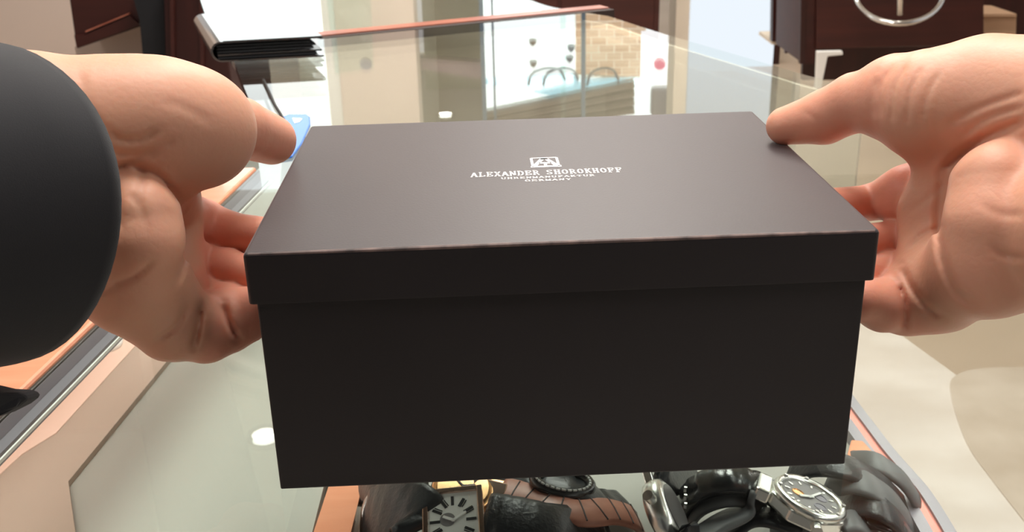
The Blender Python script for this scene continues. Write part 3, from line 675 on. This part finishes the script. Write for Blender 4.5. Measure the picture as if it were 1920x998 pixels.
# 7. heap of dark straps on the right
heap = [
 ([(1490, 880, .02), (1540, 872, .034), (1600, 885, .036), (1650, 915, .026), (1690, 955, .004)], 'strap', .020, 'broad black strap arching highest behind the round silver watch'),
 ([(1560, 905, .02), (1610, 908, .033), (1660, 935, .028), (1700, 985, .002)], 'rubber', .018, 'dark grey strap lying right of the round silver watch'),
 ([(1580, 940, .010), (1620, 945, .026), (1665, 968, .026), (1700, 1010, .004)], 'strap', .018, 'black strap below the dark grey one at the lower right'),
 ([(1596, 868, .012), (1640, 872, .026), (1685, 900, .020), (1716, 945, .000)], 'rubber', .015, 'thin grey strap closest to the curved case rail'),
 ([(1600, 975, .012), (1640, 975, .022), (1680, 992, .018), (1712, 1030, .002)], 'leather', .016, 'glossy black strap at the very bottom by the curved rail'),
]
for pts, mm, wd, lab in heap:
    p3 = [W(u, v, SZ + z) for u, v, z in pts]
    t = thing('watch_strap', lab, 'watch strap', (p3[0].x, p3[0].y, TZ), group='straps heaped at the right')
    strap(p3, wd, .004, M[mm], parent=t, side=(.25, 1, .15), name='band')
# wood and cream wedge at the curved rail
o = obj('ring_display_block', prism_z([tuple(onz(u, v, SZ + .018).xy) for u, v in ((1596, 824), (1618, 826), (1660, 872), (1612, 870), (1580, 880))], SZ - .006, SZ + .018), M['rimwood'], bevel=.001)
tag(o, 'small reddish wooden block beside the curved rail at the box corner', 'display block')

# ================================================================== THE BLACK BOX
YAW = .03409
bx = thing('gift_box', 'large matt black cardboard box with silver lettering on its lid', 'box', (.01991, .3647, GZ + .0004), (0, 0, YAW))
Dp, Hb, HL, OV, Wd = .18863, .10548, .02167, .00254, .24
def shell_box(x0, x1, y0, y1, z0, z1, th, open_top):
    bm = bmesh.new(); box(bm, (x0, y0, z0), (x1, y1, z1))
    f = max(bm.faces, key=lambda f_: f_.calc_center_median().z * (1 if open_top else -1))
    bmesh.ops.recalc_face_normals(bm, faces=bm.faces)
    r = bmesh.ops.inset_region(bm, faces=[f], thickness=th)
    vv = f.verts[:]
    bmesh.ops.translate(bm, vec=(0, 0, (-1 if open_top else 1) * ((z1 - z0) - th)), verts=vv)
    return bm
# slight bow of the base front like real board
obj('base', shell_box(-Wd / 2 + OV, Wd / 2 - OV, OV, Dp - OV, 0, Hb - .003, .002, True), M['box'], bx, bevel=.0007, seg=2)
obj('lid', shell_box(-Wd / 2, Wd / 2, 0, Dp, Hb - HL, Hb, .002, False), M['box'], bx, bevel=.0017, seg=4)
ln = bmesh.new(); tube(ln, [(-Wd / 2 + .002, .0011, Hb - .0010), (-.06, .00105, Hb - .00095), (.04, .00105, Hb - .00095), (Wd / 2 - .002, .0011, Hb - .0010)], [.0009, .00105, .00105, .0009], 10)  # paler mottled strip along the front edge of the lid
obj('pale_front_edge', ln, M['edge'], bx)['label'] = 'paler front edge of the lid'

# lettering: slab-serif strokes, silver foil
G = {  # strokes: thick lines T, thin lines t (x0,y0,x1,y1 on a unit cell); serifs s (x, y, width)
 'A': ([(.5, 1, .86, 0)], [(.46, 1, .12, 0), (.24, .33, .74, .33)], [(.12, 0, .3), (.86, 0, .4)]),
 'L': ([(.28, 0, .28, 1)], [(.28, .03, .88, .03), (.88, 0, .88, .28)], [(.28, 1, .46), (.26, 0, .46)]),
 'E': ([(.25, 0, .25, 1)], [(.25, .03, .88, .03), (.25, .97, .85, .97), (.25, .5, .62, .5), (.88, 0, .88, .28), (.85, 1, .85, .74), (.62, .36, .62, .64)], [(.25, 1, .4), (.25, 0, .4)]),
 'X': ([(.2, 1, .82, 0)], [(.8, 1, .18, 0)], [(.2, 1, .36), (.8, 1, .3), (.18, 0, .3), (.82, 0, .36)]),
 'N': ([(.2, 1, .8, 0)], [(.2, 0, .2, 1), (.82, 0, .82, 1)], [(.18, 0, .3), (.18, 1, .3), (.82, 1, .3)]),
 'D': ([(.25, 0, .25, 1), (.84, .3, .84, .7)], [(.25, .03, .62, .03), (.25, .97, .62, .97), (.62, .03, .84, .3), (.62, .97, .84, .7)], [(.25, 0, .4), (.25, 1, .4)]),
 'R': ([(.25, 0, .25, 1), (.74, .6, .74, .88), (.55, .48, .86, 0)], [(.25, .97, .68, .97), (.25, .5, .68, .5)], [(.25, 0, .4), (.25, 1, .4), (.88, 0, .24)]),
 'S': ([(.22, .66, .78, .36)], [(.24, .68, .2, .84), (.2, .82, .36, .97), (.34, .96, .78, .96), (.77, .34, .8, .18), (.8, .2, .64, .03), (.66, .04, .2, .04), (.8, 1, .8, .78), (.2, 0, .2, .22)], []),
 'H': ([(.24, 0, .24, 1), (.78, 0, .78, 1)], [(.24, .5, .78, .5)], [(.24, 0, .38), (.24, 1, .38), (.78, 0, .38), (.78, 1, .38)]),
 'O': ([(.18, .3, .18, .7), (.84, .3, .84, .7)], [(.18, .3, .38, .03), (.38, .03, .64, .03), (.64, .03, .84, .3), (.84, .7, .64, .97), (.64, .97, .38, .97), (.38, .97, .18, .7)], []),
 'K': ([(.25, 0, .25, 1), (.45, .58, .84, 0)], [(.8, 1, .27, .4)], [(.25, 0, .4), (.25, 1, .4), (.8, 1, .32), (.84, 0, .34)]),
 'F': ([(.28, 0, .28, 1)], [(.28, .97, .86, .97), (.86, 1, .86, .72), (.28, .5, .64, .5), (.64, .36, .64, .64)], [(.28, 0, .48), (.28, 1, .4)]),
 'U': ([(.22, .3, .22, 1)], [(.22, .3, .36, .04), (.36, .03, .66, .03), (.66, .04, .8, .3), (.8, .3, .8, 1)], [(.22, 1, .38), (.8, 1, .3)]),
 'M': ([(.18, 1, .5, 0), (.84, 0, .84, 1)], [(.16, 0, .16, 1), (.84, 1, .5, 0)], [(.16, 0, .28), (.16, 1, .26), (.84, 0, .34), (.84, 1, .3)]),
 'T': ([(.5, 0, .5, 1)], [(.14, .97, .86, .97), (.14, 1, .14, .72), (.86, 1, .86, .72)], [(.5, 0, .44)]),
 'G': ([(.18, .3, .18, .7), (.8, 0, .8, .42)], [(.18, .3, .38, .03), (.38, .03, .8, .06), (.18, .7, .38, .97), (.38, .97, .74, .96), (.8, 1, .8, .7)], [(.78, .42, .34)]),
 'Y': ([(.22, 1, .52, .45), (.52, 0, .52, .45)], [(.84, 1, .52, .45)], [(.22, 1, .34), (.84, 1, .28), (.52, 0, .42)]),
}
def seg(bm, x0, y0, x1, y1, w_, z0, z1):
    d = Vector((x1 - x0, y1 - y0)); L_ = d.length; d.normalize(); n_ = Vector((-d.y, d.x)) * w_ / 2
    pts = [(x0 - n_.x, y0 - n_.y, z0), (x1 - n_.x, y1 - n_.y, z0), (x1 + n_.x, y1 + n_.y, z0), (x0 + n_.x, y0 + n_.y, z0)]
    prism(bm, pts, (0, 0, z1 - z0))
def word(bm, s, x0, x1, y0, h, zz, tk=.2, tn=.085, gap=.12):
    n_ = sum(.75 if ch == ' ' else 1 for ch in s); cw = (x1 - x0) / n_; x = x0
    for ch in s:
        if ch == ' ': x += cw * .75; continue
        T_, t_, s_ = G[ch]; q = cw * (1 - gap)
        for (a0, b0, a1, b1) in T_: seg(bm, x + a0 * q, y0 + b0 * h, x + a1 * q, y0 + b1 * h, tk * q, zz, zz + .00012)
        for (a0, b0, a1, b1) in t_: seg(bm, x + a0 * q, y0 + b0 * h, x + a1 * q, y0 + b1 * h, tn * (q + h) / 2, zz, zz + .00012)
        for (a0, b0, w_) in s_: seg(bm, x + (a0 - w_ / 2) * q, y0 + b0 * h, x + (a0 + w_ / 2) * q, y0 + b0 * h, tn * h, zz, zz + .00012)
        x += cw
zt = Hb + .00002
lt = bmesh.new(); word(lt, 'ALEXANDER SHOROKHOFF', -.0345, .0345, .0852, .0062, zt, tk=.23, tn=.15)
obj('maker_lettering', lt, M['foil'], bx)['label'] = 'silver maker name lettering on the lid'
lt = bmesh.new(); word(lt, 'UHRENMANUFAKTUR', -.0212, .0212, .0802, .0024, zt, tk=.20, tn=.16)
obj('second_line_lettering', lt, M['foil'], bx)
lt = bmesh.new(); word(lt, 'GERMANY', -.0108, .0104, .0757, .0024, zt, tk=.20, tn=.16)
obj('third_line_lettering', lt, M['foil'], bx)
lg = bmesh.new(); x0, x1, y0, y1 = -.0058, .0062, .0975, .1115
xm = (x0 + x1) / 2; hgt = y1 - y0
for s_ in ((x0, y0, x0, y1), (x1, y0, x1, y1), (x0, y1, x1, y1)): seg(lg, *s_, .0012, zt, zt + .00012)
seg(lg, x0 - .001, y0, x1 + .0012, y0, .0022, zt, zt + .00012)
seg(lg, xm - .0003, y1, x0 + .0008, y0 + .001, .0022, zt, zt + .0001); seg(lg, xm + .0003, y1, x1 - .0008, y0 + .001, .0022, zt, zt + .0001)
seg(lg, xm - .0028, y0 + hgt * .40, xm + .0028, y0 + hgt * .40, .0020, zt, zt + .0001)
seg(lg, xm, y0, xm, y0 + hgt * .38, .0014, zt, zt + .0001); seg(lg, xm - .0018, y1 - .0012, xm + .0018, y1 - .0012, .0026, zt, zt + .0001)
obj('emblem', lg, M['foil'], bx)['label'] = 'silver square emblem holding the letter A'

# ================================================================== THE PERSON: HANDS, SLEEVE
def c3(u, v, Z): return np.array([(u - 960) / F * Z, -(v - 499) / F * Z, Z])
def smin(a, b, k):
    h = np.clip(.5 + .5 * (b - a) / k, 0, 1); return b + (a - b) * h - k * h * (1 - h)
def chain_sdf(X, ch, k=.002):
    d = None
    for (a, b) in zip(ch, ch[1:]):
        pa, pb = c3(*a[:3]), c3(*b[:3]); ra, rb = a[3] * a[2] / F, b[3] * b[2] / F
        ba = pb - pa; pp = X - pa; h = np.clip((pp @ ba) / (ba @ ba), 0, 1)
        dd_ = np.sqrt(((pp - h[..., None] * ba) ** 2).sum(-1)) - (ra + (rb - ra) * h)
        d = dd_ if d is None else smin(d, dd_, k)
    return d
def ell_sdf(X, e):
    u, v, Z, ru, rv, rz, ang = e; c = c3(u, v, Z); s_ = Z / F; q = X - c; ca, sa = math.cos(ang), math.sin(ang)
    x = q[..., 0] * ca - q[..., 1] * sa; y = q[..., 0] * sa + q[..., 1] * ca; z = q[..., 2]
    r = np.array([ru * s_, rv * s_, rz * s_])
    k0 = np.sqrt((x / r[0]) ** 2 + (y / r[1]) ** 2 + (z / r[2]) ** 2); k1 = np.sqrt((x / r[0] ** 2) ** 2 + (y / r[1] ** 2) ** 2 + (z / r[2] ** 2) ** 2) + 1e-9
    return k0 * (k0 - 1) / k1
def surface_nets(Fv, org, h):
    nx, ny, nz = Fv.shape; S = Fv < 0
    cnt = np.zeros((nx - 1, ny - 1, nz - 1), np.float32); acc = np.zeros((nx - 1, ny - 1, nz - 1, 3), np.float32)
    offs = [(i, j, k) for i in (0, 1) for j in (0, 1) for k in (0, 1)]
    sub = lambda A_, o: A_[o[0]:nx - 1 + o[0], o[1]:ny - 1 + o[1], o[2]:nz - 1 + o[2]]
    for o in offs:
        for ax_ in range(3):
            if o[ax_] == 0:
                o2 = list(o); o2[ax_] = 1; a = sub(Fv, o); b = sub(Fv, o2); m_ = (a < 0) != (b < 0)
                tt = np.where(m_, a / np.where(a == b, 1, a - b), 0)
                cnt += m_
                for q in range(3):
                    acc[..., q] += np.where(m_, o[q] + (tt if q == ax_ else 0), 0)
    act = cnt > 0; idx = -np.ones(act.shape, np.int64); idx[act] = np.arange(act.sum())
    ii = np.argwhere(act); V = (ii + acc[act] / cnt[act][:, None]) * h + org
    quads = []
    for ax_ in range(3):
        a = S; sl1 = [slice(None)] * 3; sl2 = [slice(None)] * 3; sl1[ax_] = slice(0, -1); sl2[ax_] = slice(1, None)
        A_, B_ = S[tuple(sl1)], S[tuple(sl2)]
        E_ = np.argwhere(A_ != B_); u_, v_ = (ax_ + 1) % 3, (ax_ + 2) % 3
        ok = (E_[:, u_] > 0) & (E_[:, v_] > 0) & (E_[:, u_] < Fv.shape[u_] - 1) & (E_[:, v_] < Fv.shape[v_] - 1); E_ = E_[ok]
        ins = A_[tuple(E_.T)]
        def ct_(du, dv):
            e = E_.copy(); e[:, u_] -= du; e[:, v_] -= dv; return idx[tuple(e.T)]
        q = np.stack([ct_(1, 1), ct_(0, 1), ct_(0, 0), ct_(1, 0)], 1); q[~ins] = q[~ins][:, ::-1]; quads.append(q)
    Q = np.concatenate(quads); Q = Q[(Q >= 0).all(1)]
    return V, Q
def poly_dist(U, Vv, pl):
    best = None
    for (a, b) in zip(pl, pl[1:]):
        ax_, ay = a[:2]; bx_, by = b[:2]; dx, dy = bx_ - ax_, by - ay
        tt = np.clip(((U - ax_) * dx + (Vv - ay) * dy) / (dx * dx + dy * dy), 0, 1)
        d = np.hypot(U - ax_ - tt * dx, Vv - ay - tt * dy)
        # fades out towards the ends of the fold
        best = d if best is None else np.minimum(best, d)
    return best
def smooth_line(pl, n=5): return [(p.x, p.y) for p in spline([(a, b, 0) for a, b in pl], n)]
def build_hand(spec, h=.00100):
    allp = []
    for grp in spec['groups']:
        for it in grp['items']:
            pts = it if isinstance(it, list) else [(it[0], it[1], it[2], max(it[3:6]))]
            for p in pts: allp.append((c3(*p[:3]), p[3] * p[2] / F))
    lo = np.min([c - r for c, r in allp], 0) - .006; hi = np.max([c + r for c, r in allp], 0) + .006
    lo = np.maximum(lo, spec.get('lo', lo)); hi = np.minimum(hi, spec.get('hi', hi))
    ax_ = [np.arange(lo[i], hi[i], h) for i in range(3)]
    X = np.stack(np.meshgrid(*ax_, indexing='ij'), -1).astype(np.float32)
    D = None; FL = np.zeros(X.shape[:3], np.float32)
    for grp in spec['groups']:
        d = None
        for it in grp['items']:
            e = chain_sdf(X, it) if isinstance(it, list) else ell_sdf(X, it)
            d = e if d is None else smin(d, e, grp['k'])
        D = d if D is None else smin(D, d, grp['join'])
        FL = np.where((d < D + .003), np.maximum(FL, grp.get('flush', 0)), FL)
    U = X[..., 0] / X[..., 2] * F + 960; Vv = -X[..., 1] / X[..., 2] * F + 499
    near = np.abs(D) < .006
    for cr_ in spec['creases']:
        pl = smooth_line(cr_['p']); dist = poly_dist(U[near], Vv[near], pl); zok = (X[..., 2][near] < cr_.get('z', 9)) & (X[..., 2][near] > cr_.get('zmin', 0))
        e = np.array(cr_['p'][0]); e2 = np.array(cr_['p'][-1]); fe = np.minimum(np.hypot(U[near] - e[0], Vv[near] - e[1]), np.hypot(U[near] - e2[0], Vv[near] - e2[1]))
        fade = np.clip(fe / cr_.get('fade', 18) , 0, 1)
        w_ = cr_.get('w', 5)
        pr = np.exp(-(dist / w_) ** 2) - .05 * np.exp(-((dist - 2.0 * w_) / w_) ** 2)
        D[near] += np.where(zok, cr_['a'] * fade * pr, 0)
    V, Q = surface_nets(D, lo, h)
    gi = np.clip(np.round((V - lo) / h).astype(int), 0, np.array(D.shape) - 1); fl = FL[tuple(gi.T)]
    # relax a little so voxel steps vanish
    n_ = len(V); Vn = V.copy()
    ed = np.concatenate([Q[:, [0, 1]], Q[:, [1, 2]], Q[:, [2, 3]], Q[:, [3, 0]]])
    ei = np.concatenate([ed[:, 0], ed[:, 1]]); ej = np.concatenate([ed[:, 1], ed[:, 0]]); deg = np.bincount(ei, minlength=n_)[:, None]
    for it in range(6):
        lamb = .5 if it % 2 == 0 else -.45
        av = np.stack([np.bincount(ei, weights=Vn[ej, q], minlength=n_) for q in range(3)], 1) / np.maximum(deg, 1)
        Vn += lamb * (av - Vn)
    for it in range(14):
        fl = np.bincount(ei, weights=fl[ej], minlength=n_) / np.maximum(deg[:, 0], 1)
    Bm = np.array([list(IX), list(IY), list(F0)])
    return Vn @ Bm + np.array([0, 0, CAMZ]), Q, fl

LEFT = dict(
 groups=[
  dict(k=.012, join=.006, flush=.05, items=[
   [(-330, 330, .32, 150), (-60, 250, .385, 150), (60, 240, .40, 142), (180, 233, .405, 125), (290, 226, .41, 112)],
   [(-250, 430, .32, 150), (40, 400, .385, 140), (150, 430, .40, 120)],
   [(265, 234, .408, 112), (366, 243, .42, 113)],
   [(160, 440, .405, 118), (250, 525, .415, 104), (325, 602, .43, 76), (385, 622, .44, 58)],
   [(290, 330, .435, 82), (330, 400, .462, 50), (330, 480, .458, 50), (338, 550, .45, 52)],
  ]),
  dict(k=.008, join=.0055, flush=.10, items=[[(264, 402, .396, 76), (270, 450, .396, 77), (262, 510, .404, 78)]]),
  dict(k=.004, join=.003, flush=.35, items=[[(380, 225, .45, 72), (450, 240, .475, 56), (508, 262, .50, 47)]]),
  dict(k=.002, join=.0022, flush=.62, items=[[(345, 405, .470, 48), (378, 417, .485, 44), (432, 437, .482, 39), (490, 441, .472, 35)]]),
  dict(k=.002, join=.0022, flush=.62, items=[[(345, 478, .463, 44), (380, 498, .472, 40), (425, 503, .468, 37), (488, 520, .46, 33)]]),
  dict(k=.002, join=.0022, flush=.58, items=[[(350, 545, .452, 40), (382, 555, .460, 33), (430, 566, .456, 33), (490, 588, .452, 31)]]),
  dict(k=.003, join=.003, flush=.48, items=[[(385, 620, .44, 58), (425, 602, .447, 60), (460, 590, .448, 52), (478, 580, .447, 42)]]),
 ],
 creases=[
  dict(p=[(345, 380), (352, 430), (346, 490), (325, 540)], a=.0012, w=7, z=.44),
  dict(p=[(205, 285), (240, 290), (290, 280), (330, 262)], a=.0011, w=6, z=.42),
  dict(p=[(170, 330), (215, 318), (262, 296), (300, 286)], a=.0015, w=6, z=.42),
  dict(p=[(205, 245), (225, 262), (262, 262), (300, 245)], a=.0012, w=6, z=.42),
  dict(p=[(215, 340), (225, 390), (222, 440)], a=.0010, w=7, z=.42),
  dict(p=[(235, 360), (262, 385), (272, 430)], a=.0006, w=8, z=.42),
  dict(p=[(255, 300), (268, 330), (262, 365), (245, 430)], a=.0008, w=9, z=.42),
  dict(p=[(212, 312), (262, 316), (305, 338), (345, 385)], a=.0014, w=9, z=.43),
  dict(p=[(200, 535), (245, 522), (290, 488)], a=.0012, w=6, z=.43),
  dict(p=[(150, 560), (200, 545), (230, 540)], a=.0007, w=5, z=.43),
  dict(p=[(290, 640), (330, 612), (352, 570)], a=.0018, w=6, z=.45),
  dict(p=[(375, 572), (372, 610), (363, 652)], a=.0030, w=6, z=.47, fade=14),
  dict(p=[(418, 568), (428, 602), (446, 635)], a=.0028, w=6, z=.47, fade=14),
  dict(p=[(150, 130), (165, 200), (200, 250)], a=.0005, w=9, z=.42),
  dict(p=[(300, 190), (340, 200), (400, 230)], a=.0003, w=9, z=.42),
 ])
RIGHT = dict(
 groups=[
  dict(k=.012, join=.006, flush=.12, items=[
   [(1745, 198, .457, 106), (1850, 190, .45, 123), (2000, 200, .425, 132), (2300, 260, .35, 150)],
   [(1860, 470, .425, 100), (1980, 430, .42, 150), (2280, 430, .34, 170)],
   [(1850, 500, .43, 92), (1765, 543, .45, 74), (1706, 562, .46, 63)],
   [(1800, 325, .463, 78), (1765, 400, .470, 77), (1754, 480, .466, 68), (1765, 545, .458, 64)],
  ]),
  dict(k=.006, join=.0040, flush=.22, items=[[(1868, 345, .423, 84), (1866, 420, .42, 96), (1860, 500, .425, 94)]]),
  dict(k=.004, join=.0035, flush=.38, items=[[(1473, 236, .505, 36), (1545, 220, .495, 50), (1605, 192, .482, 55), (1680, 185, .468, 82), (1745, 200, .46, 95)]]),
  dict(k=.002, join=.0022, flush=.62, items=[[(1750, 340, .485, 50), (1700, 360, .487, 50), (1684, 368, .490, 48), (1630, 380, .500, 33), (1552, 386, .484, 33)]]),
  dict(k=.002, join=.0022, flush=.62, items=[[(1730, 450, .484, 42), (1675, 450, .488, 36), (1605, 455, .482, 33), (1558, 462, .477, 31)]]),
  dict(k=.002, join=.0022, flush=.60, items=[[(1725, 512, .474, 40), (1668, 506, .478, 33), (1612, 516, .470, 31), (1572, 530, .465, 30)]]),
  dict(k=.003, join=.003, flush=.50, items=[[(1740, 568, .456, 55), (1696, 571, .460, 56), (1655, 572, .456, 50), (1616, 563, .450, 40)]]),
 ],
 creases=[
  dict(p=[(1646, 140), (1636, 185), (1640, 228)], a=.0009, w=8, z=.48),
  dict(p=[(1668, 125), (1650, 170), (1652, 225)], a=.0008, w=5, z=.47),
  dict(p=[(1700, 118), (1676, 170), (1672, 235)], a=.0009, w=5, z=.47),
  dict(p=[(1732, 120), (1706, 175), (1700, 240)], a=.0007, w=5, z=.47),
  dict(p=[(1765, 130), (1738, 180), (1728, 235)], a=.0006, w=5, z=.47),
  dict(p=[(1768, 325), (1790, 300), (1840, 262), (1925, 225)], a=.0022, w=9, z=.47),
  dict(p=[(1775, 235), (1830, 205), (1925, 172)], a=.0008, w=6, z=.46),
  dict(p=[(1800, 262), (1850, 222), (1925, 200)], a=.0009, w=6, z=.46),
  dict(p=[(1768, 330), (1760, 400), (1765, 480), (1790, 545), (1825, 570)], a=.0018, w=8, z=.47),
  dict(p=[(1700, 470), (1730, 440), (1770, 425)], a=.0009, w=5),
  dict(p=[(1700, 400), (1730, 380), (1762, 350)], a=.0006, w=6),
  dict(p=[(1690, 500), (1708, 540), (1740, 578), (1768, 598)], a=.0018, w=6.5),
  dict(p=[(1686, 530), (1696, 575), (1696, 620)], a=.0020, w=5.5, fade=14),
  dict(p=[(1860, 465), (1890, 480), (1925, 485)], a=.0012, w=6, z=.44),
  dict(p=[(1838, 380), (1870, 400), (1925, 405)], a=.0005, w=8, z=.44),
  dict(p=[(1500, 205), (1530, 225), (1545, 262)], a=.0003, w=6),
 ])
vl, ql, fl1 = build_hand(LEFT); vr, qr, fl2 = build_hand(RIGHT)
person = thing('person', 'person in a black jacket holding the black box with both hands', 'person', (0, .05, 0))
for V_, Q_, f_ in ((vl, ql, fl1), (vr, qr, fl2)):
    me = bpy.data.meshes.new('hand'); me.from_pydata(V_.tolist(), [], Q_.tolist()); me.update()
    at = me.attributes.new('flush', 'FLOAT', 'POINT'); at.data.foreach_set('value', f_.astype(np.float32))
    obj('hand', me, M['skin'], person, world=True, smooth=True)
# jacket body behind the camera: the wearer's chest
prof = [(.02, .70), (.20, .72), (.215, .9), (.21, 1.1), (.235, 1.25), (.22, 1.38), (.12, 1.45), (.07, 1.47), (.02, 1.475)]
obj('jacket_body', lathe(prof, 40, Matrix.Translation((0, -.36, 0)) @ Matrix.Diagonal((1, .58, 1, 1))), M['cloth'], person, world=True, smooth=True)

# left jacket sleeve: an open tube of cloth around the wrist
rc = P(-18, 388, .355); nd = (IX * .64 + F0 * .77 + IY * .06).normalized()
def sleeve():
    bm = bmesh.new(); n = 56; rows = []
    sx = nd.cross(IY).normalized(); sy = sx.cross(nd).normalized()
    shear = .0165 * (1 if sx.dot(IX) > 0 else -1)
    prof = [(-.30, .070), (-.20, .066), (-.12, .062), (-.06, .058), (-.02, .0555), (-.004, .0550), (0, .0545), (0, .0530), (-.01, .0520), (-.05, .052), (-.09, .052)]
    for s, r in prof:
        row = []
        for k in range(n):
            a_ = 2 * math.pi * k / n
            rr = r + (.0009 * math.sin(5 * a_ + s * 60) + .0012 * math.sin(2 * a_ + s * 35)) * (1 if s < -.01 else .5)
            row.append(bm.verts.new(rc + nd * (s + shear * math.cos(a_)) + sx * math.cos(a_) * rr * 1.02 + sy * math.sin(a_) * rr))
        rows.append(row)
    for a, b in zip(rows, rows[1:]):
        for k in range(n): bm.faces.new((a[k], a[(k + 1) % n], b[(k + 1) % n], b[k]))
    return bm
so = obj('jacket_sleeve', sleeve(), M['cloth'], person, world=True, smooth=True)
hem = [P(-60, 722, .34), P(0, 736, .345), P(38, 738, .35), P(53, 748, .352), P(30, 765, .35), P(0, 780, .345), P(-60, 800, .34)]
obj('jacket_hem', prism(bmesh.new(), hem, F0 * .012), M['cloth'], person, world=True, bevel=.002)
